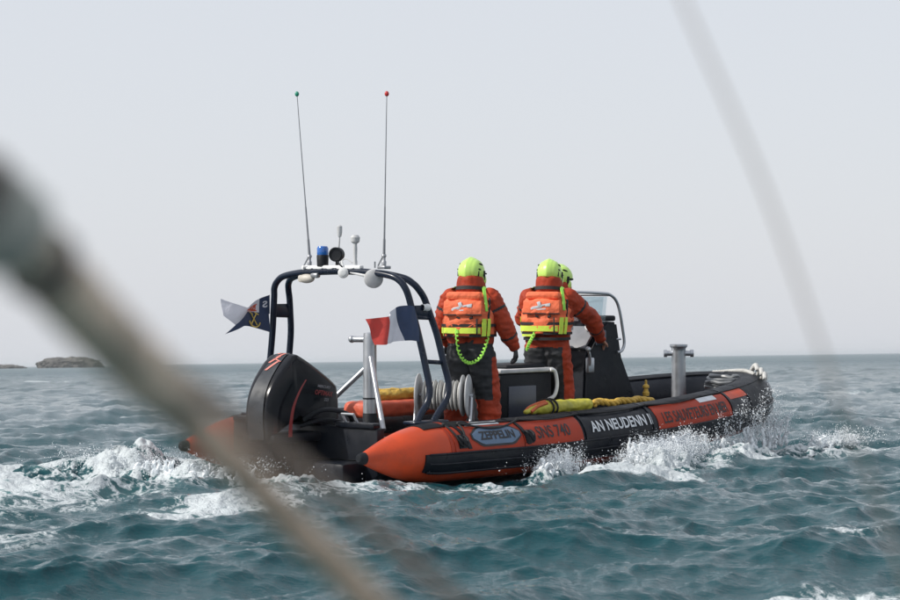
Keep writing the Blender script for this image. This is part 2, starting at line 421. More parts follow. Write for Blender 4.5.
# side lids
for rw, sg in ((rows[0], -1), (rows[-1], 1)):
    c = (cx, rw[0][1] * .96, cz); mb.grid([rw, [tuple(.5 * (a + b) for a, b in zip(v, (v[0] * .4 + cx * .6, rw[0][1] * 1.04, v[2] * .4 + cz * .6))) for v in rw], [(cx, rw[0][1] * 1.03, cz)] * len(rw)])
cw = mb.build('cowling', M['cowl'], motor, sharp=True)
cw.data.set_sharp_from_angle(angle=R(60))
def cowl_pt(x, z, off=.006):
    h = (z - .4) / .8; w = .285 - .085 * h ** 2; aft = max(0, min(1, (-.02 - x) / .35)); w *= 1 - .25 * aft
    return (x, -w * 1.0 - off, z)
# aft panel following the back of the cowling, glare painted in as lighter grey
mb = MB(); rws = []
for q in pp[0:34]:
    n = Vector((q.x - cx, 0, q.z - cz)).normalized()
    wd = .075 + .035 * max(0, min(1, (1.2 - q.z) / .45))
    rws.append([(q.x + n.x * .008, y, q.z + n.z * .008) for y in np.linspace(-wd, wd, 5)])
mb.grid(rws); 
ap = mb.build('aft_panel', M['cowlg'], cw)
# faded red maker mark down the aft panel: slanted dashes and a chevron
mb = MB()
def aftp(u, y, off=.013):
    q = pp[2] if u <= 0 else pp[min(33, 2 + int(u * 31))]
    i = min(32, 2 + int(u * 31)); f = u * 31 - int(u * 31); q = pp[i].lerp(pp[i + 1], f); n = Vector((q.x - cx, 0, q.z - cz)).normalized()
    return (q.x + n.x * off, y, q.z + n.z * off)
for (u0, u1, y0, y1) in ((.52, .62, .03, -.06), (.60, .70, .05, -.03), (.68, .80, .0, -.07), (.76, .90, .03, -.05), (.62, .66, -.09, .02)):
    k = 6; mb.grid([[aftp(u0 + (u1 - u0) * i / k, y0 + (y1 - y0) * i / k + d) for d in (0, .018, .036)] for i in range(k + 1)])
mb.build('emblem', M['pink'], cw, smooth=False)
# side graphics: swoosh + lettering (projected on the starboard flank)
mb = MB(); sw = smoothpath([(.12, 0, .98), (.02, 0, .86), (-.06, 0, .72), (-.10, 0, .56), (-.11, 0, .42)], 8)
flank = -.287
mb.grid([[(q.x - .004 - .022 * (i / len(sw)), flank + .015 + .02 * max(0, q.z - .75), q.z), (q.x + .012 + .018 * (i / len(sw)), flank + .012 + .02 * max(0, q.z - .75), q.z)] for i, q in enumerate(sw)])
mb.build('swoosh', M['red'], cw, smooth=False)
def flank_text(txt, x, z, w, h, m, bold, sh):
    vs, fs = text2d(txt, w, h, bold, 2, sh); a = R(-8)
    mb = MB(); mb.add([(x + u * math.cos(a) - v * math.sin(a), flank - .002, z + u * math.sin(a) + v * math.cos(a)) for u, v in vs], fs); mb.build('lettering', m, cw, smooth=False)
flank_text('MERCURY', .27, .90, .19, .028, M['grey'], .03, .1)
flank_text('OPTIMAX', .23, .83, .26, .05, M['red'], .02, .2)
flank_text('225', .36, .76, .07, .03, M['grey'], .02, .2)
mb = MB()
mb.box((.12, 0, .40), (.82, .46, .10), bev=.04); mb.box((-.02, 0, .16), (.34, .2, .5), bev=.06); mb.box((-.05, 0, -.25), (.26, .1, .5), bev=.03)
mb.ell((-.05, 0, -.45), (.32, .09, .09)); mb.box((.34, 0, .3), (.35, .34, .28), bev=.03)
mb.box((-.1, 0, -.12), (.6, .3, .02), bev=.005)
mb.build('motor_leg', M['blackm'], motor)
for a_, nm in ((0, 0), (120, 0), (240, 0)):
    pass
mb = MB()
for a_ in (0, 120, 240):
    c, s_ = math.cos(R(a_)), math.sin(R(a_)); mb.ell((-.4, c * .1, -.45 + s_ * .1), (.02, .05 + abs(c) * .05, .05 + abs(s_) * .05), 8)
mb.ell((-.4, 0, -.45), (.06, .05, .05), 8); mb.build('propeller', M['dsteel'], motor)
motor.scale = (.93, .9, .93); motor.location = (.07, -.05, .085); motor.rotation_euler = (0, R(0), R(2))

# --- roll bar
yl = 1.04
def legy(z): return 1.10 - .20 * max(0, min(1, (z - .9) / .9))
def hoop(pts, top, dx):
    a = [(x, -legy(z), z) for x, z in pts] + top
    b = [(x, -y, z) for x, y, z in reversed(a)]
    return smoothpath(a + b, 7)
aft = [(.82, .60), (.88, .68), (.96, .77), (1.0, .90), (.995, 1.1), (.97, 1.4), (.94, 1.62), (.92, 1.76)]
fore = [(1.05, .60), (1.12, .68), (1.22, .79), (1.27, .94), (1.25, 1.14), (1.22, 1.4), (1.17, 1.6), (1.13, 1.74)]
mb = MB(); mb.tube(hoop(aft, [(.90, -.885, 1.84), (.89, -.83, 1.905), (.88, -.72, 1.955), (.87, -.45, 1.99), (.87, 0, 2.005)], 0), .032, 14)
mb.tube(hoop(fore, [(1.09, -.885, 1.82), (1.05, -.84, 1.885), (1.01, -.74, 1.94), (.95, -.45, 1.985), (.93, 0, 2.0)], 0), .032, 14)
for sg in (-1, 1):
    mb.tube([(.99, sg * 1.045, 1.16), (1.25, sg * 1.045, 1.14)], .02, 10)
    mb.tube([(.95, sg * .955, 1.57), (1.18, sg * .955, 1.56)], .02, 10)
    mb.box((1.06, sg * .945, 1.62), (.20, .03, .12), bev=.008)
    mb.box((.95, sg * 1.10, .60), (.46, .16, .03), bev=.01)
rb = mb.build('roll_bar', M['navy'], boat, sharp=False)
mb = MB(); mb.ell((1.11, -.97, 1.66), (.035, .035, .035), 10); mb.lathe([(.03, -.03), (.03, .02), (0, .03)], (1.08, -.96, 1.66), (1, 0, 0)); mb.build('side_lamp', M['white'], rb)
_before = set(bpy.data.objects)
mb = MB(); mb.box((.79, .06, 2.035), (.06, .80, .045), bev=.015)
for y in (-.22, -.08, .06, .2, .34): mb.ell((.755, y, 2.03), (.012, .045, .013), 8)
mb.build('light_bar', M['white'], rb)
def antenna(y, lean, zt, tip):
    mb = MB(); z0 = 2.0; x0 = .8
    mb.box((x0, y, z0 + .035), (.09, .1, .03), bev=.008)
    mb.lathe([(.02, 0), (.022, .05), (.015, .06), (.015, .09), (.024, .10), (.018, .12)], (x0, y, z0 + .04), (0, 0, 1))
    mb.tube([(x0 - .03, y + .05, z0 + .05), (x0, y, z0 + .16)], .007, 6)
    a = mb.build('antenna', M['dsteel'], rb)
    mb = MB(); p = lambda t: (x0, y + lean * t, z0 + .14 + (zt - z0 - .14) * t)
    mb.tube([p(0), p(.10), p(.11), p(.3), p(.31), p(1)], [.013, .012, .009, .0075, .006, .0035], 8)
    mb.ell(p(1), (.021, .021, .026), 8, mi=1); mb.build('whip', [M['grey'], tip], rb)
antenna(.38, .17, 3.72, mat('green_tip', (.01, .25, .16), .4)); antenna(-.62, -.04, 3.66, mat('red_tip', (.5, .03, .03), .4))
mb = MB(); mb.lathe([(.055, 0), (.058, .1), (.052, .11)], (.8, .2, 2.05)); bl = mb.build('beacon', M['blackm'], rb)
mb = MB(); mb.lathe([(.052, .10), (.056, .12), (.056, .17), (.045, .19), (0, .195)], (.8, .2, 2.05)); mb.build('beacon_lens', M['blue'], rb)
mb = MB(); mb.lathe([(0, -.06), (.05, -.055), (.068, -.02), (.07, .05), (.06, .06), (.052, .05), (0, .045)], (.8, .0, 2.16), (-.9, -.4, 0)); mb.tube([(.8, 0, 2.04), (.8, 0, 2.12)], .018, 8)
mb.tube(smoothpath([(.78, -.02, 2.1), (.72, -.09, 2.08), (.75, -.13, 2.03)]), .007, 6); mb.build('searchlight', M['blackm'], rb)
mb = MB(); mb.tube([(.86, .06, 2.04), (.88, .05, 2.34)], .009, 8); mb.lathe([(.016, -.05), (.022, -.03), (.026, 0), (.026, .05), (.016, .06), (0, .065)], (.88, .05, 2.38)); mb.build('masthead_lamp', M['lgrey'], rb)
mb = MB(); mb.lathe([(.016, 0), (.02, .12), (.018, .18), (.042, .2), (.046, .24), (.03, .262), (0, .265)], (.8, -.24, 2.08)); mb.tube([(.8, -.24, 2.0), (.8, -.24, 2.1)], .02, 8)
mb.tube(smoothpath([(.8, -.2, 2.08), (.78, -.12, 2.12), (.76, -.06, 2.06)]), .007, 6); mb.build('satellite_receiver', M['lgrey'], rb)
mb = MB(); mb.lathe([(0, -.03), (.045, -.025), (.052, 0), (.045, .015), (.03, .02), (.028, .035), (0, .04)], (.72, -.16, 1.985), (-.75, -.66, 0)); mb.tube([(.74, -.14, 1.99), (.76, -.1, 2.1)], .01, 6)
mb.build('round_lamp', M['white'], rb)
mb = MB(); mb.lathe([(0, -.05), (.07, -.045), (.09, -.01), (.088, .03), (.07, .045), (.02, .05), (0, .05)], (.78, -.50, 1.93), (-.6, -.8, -.1), 28); mb.tube([(.76, -.22, 1.99), (.76, -.46, 1.95)], [.012, .018], 8); mb.build('loudspeaker', M['lgrey'], rb)
mb = MB(); mb.ell((.76, .38, 1.93), (.05, .10, .045), 10); mb.box((.76, .42, 1.93), (.08, .1, .07), bev=.02); mb.build('horn_speaker', M['beige'], rb)
mb = MB(); mb.box((.76, .26, 1.96), (.06, .1, .05), bev=.02); mb.build('bracket', M['dsteel'], rb)
mb = MB(); mb.tube([(.8, -.5, 2.03), (.8, -.5, 2.09)], .008, 6); mb.build('stub_aerial', M['dsteel'], rb)

for o_ in set(bpy.data.objects) - _before:
    if o_.parent == rb: o_.location.x = .09

# --- towing post with braces
mb = MB(); mb.lathe([(.066, .26), (.066, 1.36), (.06, 1.40), (0, 1.41)], (1.33, 0, 0), (0, 0, 1), 24)
tp = mb.build('towing_post', M['steel'], boat)
MB().lathe([(.07, .26), (.07, .62), (.0665, .625)], (1.33, 0, 0)).build('post_sleeve', M['blackm'], tp)
MB().lathe([(.069, .76), (.069, .775)], (1.33, 0, 0)).build('clamp_band', M['blackm'], tp)
for sg in (-1, 1):
    mb = MB(); mb.tube([(1.33, 0, 1.10 if sg > 0 else 1.22), (.96 if sg > 0 else .98, sg * .52, .5)], .026, 12); mb.build('brace', M['steel'], tp)
mb = MB(); mb.tube([(1.33 - .06, .17, 1.34), (1.33, 0, 1.34), (1.33, -.15, 1.34)], .03, 10); mb.ell((1.265, .18, 1.34), (.036, .036, .036), 10)
mb.build('crossbar', M['steel'], tp)

# --- rope reel (turned on its stand)
reel = empty('rope_reel', None, boat); reel.location = (1.74, -.58, .0); reel.rotation_euler = (0, 0, R(-58))
mb = MB()
for k in range(11):
    x = -.17 + k * .034 + random.uniform(-.004, .004)
    mb.lathe([(.06, -.018), (.125 + random.uniform(0, .018), -.012), (.135 + random.uniform(0, .018), 0), (.125 + random.uniform(0, .018), .012), (.06, .018)], (x, 0, .80), (1, 0, random.uniform(-.06, .06)), 28)
mb.build('rope_coil', M['rope'], reel)
for x, r_ in ((-.235, .21), (.2, .2), (.255, .205)):
    mb = MB(); mb.lathe([(0, -.008), (r_ - .01, -.008), (r_, -.004), (r_, .004), (r_ - .01, .008), (0, .008)], (x, 0, .80), (1, 0, 0), 36)
    for a_ in range(6): mb.ell((x, math.cos(a_) * .13, .8 + math.sin(a_) * .13), (.012, .03, .03), 6)
    mb.build('flange', M['lgrey'], reel)
mb = MB()
for x in (-.26, .285):
    mb.tube([(x, 0, .8), (x, -.16, .3)], .014, 8); mb.tube([(x, 0, .8), (x, .16, .3)], .014, 8); mb.tube([(x, -.16, .3), (x, .16, .3)], .014, 8)
mb.tube([(-.27, 0, .8), (.3, 0, .8)], .02, 8); mb.build('stand', M['steel'], reel)

# --- seat pod
pod = empty('seat_pod', None, boat)
mb = MB(); mb.box((3.0, -.27, .62), (.80, .60, .72), bev=.04); mb.build('locker', M['blackm'], pod)
mb = MB(); mb.box((3.0, -.27, 1.0), (.84, .64, .045), bev=.02); mb.build('lid', M['lgrey'], pod)
mb = MB(); mb.box((3.05, -.27, 1.035), (.6, .5, .05), bev=.02); mb.build('cushion', M['blackm'], pod)
mb = MB(); mb.box((2.92, -.575, .66), (.42, .02, .38), bev=.008); mb.build('panel', M['dash'], pod)
mb = MB(); mb.tube(smoothpath([(3.33, -.60, 1.0), (3.38, -.62, .98), (3.40, -.63, .85), (3.36, -.63, .74), (3.3, -.6, .70)]), .02, 8); mb.build('grab_handle', M['white'], pod)

# --- steering console
con = empty('steering_console', None, boat)
def prism(mb, prof, y0, y1, bev=.02):
    bm = bmesh.new(); a = [bm.verts.new((x, y0, z)) for x, z in prof]; b = [bm.verts.new((x, y1, z)) for x, z in prof]; n = len(prof)
    bm.faces.new(a); bm.faces.new(b[::-1])
    for i in range(n): bm.faces.new([a[i], b[i], b[(i + 1) % n], a[(i + 1) % n]])
    bmesh.ops.recalc_face_normals(bm, faces=bm.faces)
    if bev: bmesh.ops.bevel(bm, geom=bm.edges[:], offset=bev, segments=2, affect='EDGES')
    bm.verts.index_update(); mb.add([v.co[:] for v in bm.verts], [[v.index for v in f.verts] for f in bm.faces]); bm.free()
mb = MB(); prism(mb, [(4.02, .26), (4.06, .95), (4.10, 1.15), (4.34, 1.42), (4.44, 1.47), (4.60, 1.46), (4.68, 1.1), (4.90, .7), (4.92, .26)], -.46, .14, .025)
mb.build('console_body', M['black'], con)
mb = MB(); mb.box((4.2, -.16, 1.30), (.03, .52, .3), rot=Matrix.Rotation(R(42), 3, 'Y'), bev=.008); mb.build('dash_panel', M['grey'], con)
mb = MB(); mb.box((4.30, -.475, 1.30), (.16, .02, .16), bev=.01); mb.build('side_panel', M['dash'], con)
mb = MB(); mb.lathe([(.05, -.02), (.05, .03), (.04, .035), (0, .035)], (4.26, -.36, 1.40), (-.7, -.4, .5)); mb.build('gauge', M['lgrey'], con)
mb = MB(); mb.lathe([(.03, -.02), (.03, .04), (0, .04)], (4.26, -.36, 1.40), (-.7, -.4, .5)); mb.build('gauge_face', M['blackm'], con)
mb = MB(); mb.lathe([(.07, 0), (.085, .03), (.082, .07), (.06, .11), (.03, .125), (0, .13)], (4.38, -.20, 1.47)); mb.tube([(4.38, -.29, 1.5), (4.38, -.2, 1.6), (4.38, -.11, 1.5)], .01, 6); mb.build('compass', M['blackm'], con)
mb = MB(); mb.lathe([(0, 0), (.03, .01), (.035, .03), (.03, .05), (0, .055)], (4.33, -.36, 1.47)); mb.build('gauge', M['lgrey'], con)
st = MB(); st.tube([Vector((3.97, -.16, 1.12)) + Vector((math.cos(a) * .06 * -1, math.sin(a) * .17, math.cos(a) * .16)) for a in np.linspace(0, 2 * math.pi, 28)[:-1]], .014, 8, closed=True)
for a in (0, 2.1, 4.2): st.tube([(3.99, -.16, 1.12), Vector((3.97, -.16, 1.12)) + Vector((-math.cos(a) * .06, math.sin(a) * .17, math.cos(a) * .16))], .009, 6)
st.tube([(3.99, -.16, 1.12), (4.12, -.16, 1.10)], .025, 8); st.build('steering_wheel', M['blackm'], con)
mb = MB(); mb.tube(smoothpath([(4.06, -.52, 1.02), (4.04, -.54, 1.1), (4.0, -.55, 1.18)]), .014, 8); mb.ell((4.0, -.55, 1.19), (.03, .025, .03), 8); mb.box((4.1, -.49, 1.02), (.1, .05, .16), bev=.015); mb.build('throttle_lever', M['steel'], con)
rail = smoothpath([(3.82, -.47, 1.78), (4.1, -.47, 1.775), (4.35, -.47, 1.765), (4.46, -.47, 1.75), (4.56, -.47, 1.69), (4.62, -.47, 1.58), (4.67, -.47, 1.40), (4.70, -.47, 1.24), (4.66, -.47, 1.16), (4.58, -.47, 1.14)], 6)
# the rail wraps round the console: starboard side, across the front, port side
mb = MB(); mb.tube(rail, .016, 10)
mb.tube([(x, .16, z) for x, y, z in rail], .016, 10); mb.tube([(4.46, -.47, 1.75), (4.46, .16, 1.75)], .016, 10)
mb.tube([(4.64, -.47, 1.28), (4.56, -.44, 1.28)], .012, 8); mb.build('hand_rail', M['steel'], con)
mb = MB(); rws = []
for u in np.linspace(0, 1, 10): rws.append([(4.36 + .06 * math.sin(math.pi * u), -.43 + .54 * u, 1.47), (4.40 + .06 * math.sin(math.pi * u), -.43 + .54 * u, 1.73)])
mb.grid(rws); mb.grid([[(p[0] + .005, p[1], p[2]) for p in r_] for r_ in rws]); mb.grid([[(4.0, -.45, 1.46), (4.0, -.45, 1.73)], [(4.40, -.45, 1.46), (4.44, -.45, 1.73)]]); mb.grid([[(4.0, -.444, 1.46), (4.0, -.444, 1.73)], [(4.40, -.444, 1.46), (4.44, -.444, 1.73)]])
mb.build('windscreen', M['glass'], con)
mb = MB(); mb.box((4.52, -.36, 1.50), (.16, .16, .06), bev=.02); mb.build('screen_mount', M['blackm'], con)

# --- bow bollard
mb = MB(); mb.lathe([(.083, .3), (.078, 1.1), (.08, 1.13), (.10, 1.155), (.10, 1.175), (.09, 1.178), (.07, 1.165), (0, 1.165)], (6.30, .02, 0), (0, 0, 1), 28)
bol = mb.build('bow_bollard', M['steel'], boat)
mb = MB(); mb.tube([(6.2, .13, 1.075), (6.40, -.09, 1.075)], .03, 12)
for e in (-1, 1): mb.lathe([(0, -.02), (.042, -.018), (.042, .018), (0, .02)], (6.30 + e * .10 * 1.0, .02 - e * .11, 1.075), (1, -1.1, 0))
mb.build('crossbar', M['steel'], bol)

# ------------------------------------------------------------------ loose things aboard
def loose(name, base, label, cat, **k):
    o = empty(name, at(*base)); tag(o, label, cat, **k); return o
def loose1(mb, name, m, base, label, cat, smooth=True, **k):
    o = mb.build(name, m, None, smooth); o.matrix_world = at(*base); tag(o, label, cat, **k); return o
# yellow bag lying on the starboard tube
bag = organic('equipment_bag', [((0, 0, .03), .02, (.25, .0, .055), .055), ((.25, 0, .055), .06, (.95, .0, .06), .065), ((.3, .07, .05), .05, (1.0, .07, .06), .06), ('B', (.66, .03, .075), (.66, .15, .09), .03)], .012, M['yellow'], None, 6, .010, 9)
bag.matrix_world = at(2.56, -.93, .585); tag(bag, 'long dull yellow soft bag lying on the starboard tube', 'bag')
mb = MB()
for x in (.34, .40): mb.tube([(x, math.cos(a) * .11 + .03, .06 + math.sin(a) * .085) for a in np.linspace(0, 2 * math.pi, 17)[:-1]], .01, 6, closed=True)
mb.build('strap', M['strap'], bag)
mb = MB(); mb.tube(smoothpath([(.02, .02, .03), (.1, .03, .07), (.2, .02, .10), (.3, .0, .12)]), .02, 8); mb.tube(smoothpath([(.05, -.03, .03), (.15, -.03, .08), (.28, -.04, .11)]), .017, 8); mb.build('cord', mat('orange_cord', (.55, .12, .04), .6, bump=.5), bag)
# yellow line laid forward along the tube
def twist(pts, r, name, m, n=3, pitch=.12, parent=None):
    P = smoothpath(pts, 14); L_ = [0.]
    for i in range(1, len(P)): L_.append(L_[-1] + (P[i] - P[i - 1]).length)
    mb = MB()
    for k in range(n):
        q = []
        for i, p in enumerate(P):
            t = (P[min(i + 1, len(P) - 1)] - P[max(i - 1, 0)]).normalized(); u = Vector((0, 0, 1)) if abs(t.z) < .9 else Vector((1, 0, 0)); u = (u - t * u.dot(t)).normalized(); w = t.cross(u)
            a = 2 * math.pi * (L_[i] / pitch + k / n); q.append(p + (u * math.cos(a) + w * math.sin(a)) * r * .5)
        mb.tube(q, r * .62, 8)
    return mb.build(name, m, parent, sharp=False)
yl_ = twist([(0, 0, 0), (.12, .03, .02), (.3, -.02, .0), (.45, .02, .015), (.62, -.01, .01), (.75, .03, .02), (.9, .0, .0), (1.02, .05, -.01)], .036, 'line', M['gold'], 3, .22)
yl_.matrix_world = at(3.58, -.96, .65); tag(yl_, 'yellow line laid along the starboard tube forward of the yellow bag', 'rope')
# little orange handheld flare / buoy light
mb = MB(); mb.lathe([(.0, 0), (.045, .005), (.05, .05), (.035, .07), (.03, .11), (.05, .12), (.045, .15), (.018, .17), (.018, .22), (.0, .23)], (0, 0, 0)); 
mb.v = [(x * .75, y * .75, z * .75) for x, y, z in mb.v]
loose1(mb, 'marker_light', M['gold'], (4.75, -.72, .68), 'small amber marker light standing upright on the tube beside the console', 'marker light')
# stretcher / float on the port side
fl = organic('rescue_float', [('B', (.6, 0, .09), (1.15, .34, .16), .05)], .015, mat('orange_float', (.55, .09, .04), .55, bump=.4, bscale=12), None, 5, .006, 7)
fl.matrix_world = at(1.75, .66, .52); tag(fl, 'flat orange float stowed along the port side behind the post', 'float')
yb = organic('throw_bag', [((0, 0, .05), .05, (.5, 0, .06), .055), ((.1, .06, .08), .05, (.6, -.05, .07), .05), ((.5, 0, .05), .05, (.85, .05, .05), .035)], .012, M['gold'], None, 5, .01, 10)
yb.matrix_world = at(2.1, .66, .68); tag(yb, 'crumpled yellow throw bag lying on the orange float', 'bag')
# crate under the reel with lime tags
mb = MB(); mb.box((0, 0, .13), (.5, .32, .24), bev=.02); cr = loose1(mb, 'equipment_box', M['blackm'], (1.95, -.50, .27), 'low black box with lime tags beside the rope reel', 'box')
for x in (-.17, .12): mb = MB(); mb.box((x, -.165, .20), (.07, .012, .08), bev=.003); mb.build('tag', M['limer'], cr)
# bow mooring gear
mb = MB(); pts = []
for k in range(5):
    for a in np.linspace(0, 2 * math.pi, 14)[:-1]: pts.append((math.cos(a) * (.12 + .02 * k * math.sin(k)), math.sin(a) * .24 * (1 - .06 * k), .03 + .03 * k + random.uniform(-.01, .01)))
mc = MB(); mc.tube(smoothpath(pts, 3), .022, 8); loose1(mc, 'mooring_rope', M['fender'], (6.72, -.30, .66), 'grey mooring rope coiled inside the bow tube', 'rope')
# anchor-like fender with pale straps over the stem
fd = organic('bow_fender', [((0, 0, 0), .14, (.0, .55, .02), .15), ((.0, .1, -.1), .12, (.02, .5, -.14), .12)], .015, M['fender'], None, 5, .006, 6)
fd.matrix_world = at(7.36, -.34, .62); tag(fd, 'dark rounded fender hung over the very tip of the bow', 'fender')
for k, (a, b_) in enumerate((((6.72, -.86, .86), (7.30, -.36, .52)), ((6.86, -.72, .90), (7.42, -.22, .56)), ((7.02, -.55, .94), (7.5, -.06, .66)))):
    mm = twist([(0, 0, 0), ((b_[0] - a[0]) * .35, (b_[1] - a[1]) * .3, .045), ((b_[0] - a[0]) * .75, (b_[1] - a[1]) * .7, -.04), (b_[0] - a[0], b_[1] - a[1], b_[2] - a[2])], .026, 'bow_lashing', M['rope'], 3, .12)
    mm.matrix_world = at(a[0], a[1], a[2] - .06); tag(mm, ['pale lashing over the bow tube, nearest of three', 'pale lashing over the bow tube, middle of three', 'pale lashing over the bow tube, farthest of three'][k], 'lashing', 'pale rope lashings over the bow')
ar = twist([(0, 0, 0), (.08, .2, .03), (.1, .4, .02), (.05, .62, .0)], .022, 'bow_line', M['rope'], 3, .1)
ar.matrix_world = at(7.1, -.45, .83); tag(ar, 'pale line lying athwart the top of the bow', 'rope')

# ------------------------------------------------------------------ flags
def cloth(name, w, h, fold, mats, mfun, base, nx=44, nz=20, label='', cat='flag', build_extra=None):
    mb = MB(); front = []; back = []
    for i in range(nx + 1):
        a = []; c = []
        for j in range(nz + 1):
            p = Vector(fold(i / nx, j / nz)); a.append(p); c.append(p + Vector((0, .002, 0)))
        front.append(a); back.append(c)
    mb.grid(front, mfun=lambda i, j: mfun((i + .5) / nx, (j + .5) / nz)); mb.grid(back, mfun=lambda i, j: mfun((i + .5) / nx, (j + .5) / nz))
    o = mb.build(name, mats, None, merge=False, sharp=False); o.matrix_world = at(*base); tag(o, label, cat); return o
def fr_fold(u, v):  # u 0 hoist .. 1 fly (towards aft), v 0 bottom..1 top
    x = -.72 * u; zt = .34 - .02 * u - .10 * u ** 2 + .02 * math.sin(u * 7); zb = .02 * math.sin(u * 6) + .03 * u
    y = (.07 * math.sin(u * 9 + v * 1.5) + .02 * math.sin(u * 23 + v * 5)) * u ** .5 + .03 * u
    if u > .8: zb += (u - .8) * -.12
    return (x - .10 * v * (1 - u) + .05 * (1 - v) * u, -y, zb + (zt - zb) * v)
cloth('national_flag', .6, .33, fr_fold, [M['fr_blue'], M['fr_white'], M['fr_red']], lambda u, v: 0 if u < .37 else (1 if u < .70 else 2), (1.0, -1.0, 1.33), label='blue, white and red striped flag flying from the starboard leg of the roll bar')
def pen_base(u, v):
    zt = .36 + .0 * u - .14 * u - .05 * math.sin(u * 5) + (.12 * max(0, u - .7)); zb = .03 + .07 * math.sin(u * 3.4) - .02 * u
    y = .05 * math.sin(u * 8 + v)
    # the lower half tapers to a swallow-tail point
    return (-.62 * u, y * u ** .5, zb + (zt - zb) * v)
mb = MB(); lo = []; n = 40
def low_pt(u, v):   # navy lower lobe
    top = .20 + .03 * math.sin(u * 3) - .16 * max(0, u - .55) / .45; bot = -.0 + .10 * math.sin(min(1, u * 1.25) * 2.4) * (1 if u < .8 else 1) - .03 * u
    bot = .0 + .07 * math.sin(min(u, .62) / .62 * math.pi / 2) - .09 * max(0, u - .62) / .38
    top = .185 + .02 * math.sin(u * 3.5) - .22 * max(0, u - .5) ** 1.2 / .435
    if top < bot: top = bot
    return (-.62 * u - .02 * v * (1 - u), .05 * math.sin(u * 7) * math.sqrt(u) - .004, bot + (top - bot) * v)
mb.grid([[low_pt(i / n, j / 10) for j in range(11)] for i in range(n + 1)], mi=0)
def up_pt(u, v):    # white / red / navy upper lobe
    bot = low_pt(u, 1)[2] - .004 if u < .8 else low_pt(.8, 1)[2] + .10 * (u - .8) / .2
    top = .37 - .12 * min(1, u / .5) + .012 * math.sin(u * 6) + (.09 * max(0, u - .55) / .45)
    if top < bot + .004: top = bot + .004
    return (-.60 * u, .05 * math.sin(u * 7) * math.sqrt(u) + .004 + .02 * math.sin(u * 5 + v * 3) * u, bot + (top - bot) * v)
def upm(i, j):
    u = (i + .5) / n; v = (j + .5) / 10
    if u < .2: return 0
    if .24 < u < .56 and .1 < v < .72 and noise.noise(Vector((u * 22, v * 5, 0))) > -.22: return 2
    return 1
mb.grid([[up_pt(i / n, j / 10) for j in range(11)] for i in range(n + 1)], mfun=upm)
pen = mb.build('pennant', [M['fr_blue'], M['fr_white'], mat('pennant_red', (.6, .1, .05), .7)], None, merge=False, sharp=False); pen.matrix_world = at(.93, .98, 1.40)
tag(pen, 'navy and white pennant with gold crossed anchors on the port leg of the roll bar', 'pennant')
mb = MB()   # crossed anchors
def penp(u, v, off=-.012): p = low_pt(u, v); return (p[0], p[1] + off, p[2])
for sg in (-1, 1):
    mb.tube([penp(.33 + sg * .07 * t, .92 - .72 * (t + 1) / 2) for t in np.linspace(-1, 1, 8)], .006, 5)
    mb.tube([penp(.33 - sg * .07 - .04, .86), penp(.33 - sg * .07 + .04, .98)], .006, 5)
mb.tube([penp(.33 + .13 * math.cos(a), .42 + .38 * math.sin(a)) for a in np.linspace(math.pi * 1.02, math.pi * 1.98, 16)], .007, 5)
mb.build('anchor_emblem', M['golde'], pen)
vs, fs = text2d('S', 1, 1, .03, 4)
mb = MB(); mb.add([(lambda p: (p[0], p[1] - .01, p[2]))(up_pt(.15 - .09 * x, .35 + .4 * y)) for x, y in [(1 - a, b_) for a, b_ in vs]], fs); mb.build('lettering', M['fr_white'], pen, smooth=False)

# ------------------------------------------------------------------ people
def hand_caps(w, d, up, side, curl=.5, g=0.):
    """w wrist, d pointing dir of fingers, up = back of the hand, side=+1 thumb towards d x up"""
    w = Vector(w); d = Vector(d).normalized(); up = Vector(up); up = (up - d * up.dot(d)).normalized(); s = d.cross(up) * side
    out = []
    for k, o_ in enumerate((-.032, -.011, .011, .031)):
        out.append((w + s * o_ * .6, .019 + g, w + d * .085 + s * o_, .014 + g))
        L_ = (.072, .088, .092, .084)[k]; b = w + d * .088 + s * o_; a1 = curl * 1.0; a2 = curl * 2.0
        d1 = d * math.cos(a1) - up * math.sin(a1); d2 = d * math.cos(a2) - up * math.sin(a2); d3 = d * math.cos(a2 * 1.4) - up * math.sin(a2 * 1.4)
        m1 = b + d1 * L_ * .48; m2 = m1 + d2 * L_ * .3
        out += [(b, .0105 + g, m1, .0098 + g), (m1, .0098 + g, m2, .009 + g), (m2, .009 + g, m2 + d3 * L_ * .22, .008 + g)]
    t0 = w + d * .028 + s * .034; t1 = t0 + (d * .6 + s * .7 - up * .3).normalized() * .042; t2 = t1 + (d * .85 + s * .25 - up * .45).normalized() * .032
    out += [(t0, .015 + g, t1, .0125 + g), (t1, .0125 + g, t2, .0105 + g)]
    return out

def vest_r(z):
    t = (z - 1.02) / .50
    rx = .185 + .03 * math.sin(max(0, min(1, t)) * math.pi) ; ry = .225 + .03 * math.sin(max(0, min(1, t)) * math.pi) - .05 * max(0, t - .75) / .25
    return rx, ry
def sup(a, rx, ry, e=2.7):
    c, s = math.cos(a), math.sin(a)
    return rx * math.copysign(abs(c) ** (2 / e), c), ry * math.copysign(abs(s) ** (2 / e), s)
def vpt(a, z, off=0.):
    rx, ry = vest_r(z); x, y = sup(a, rx + off, ry + off); return Vector((x - .02 * (1 - abs(z - 1.3)), y, z))

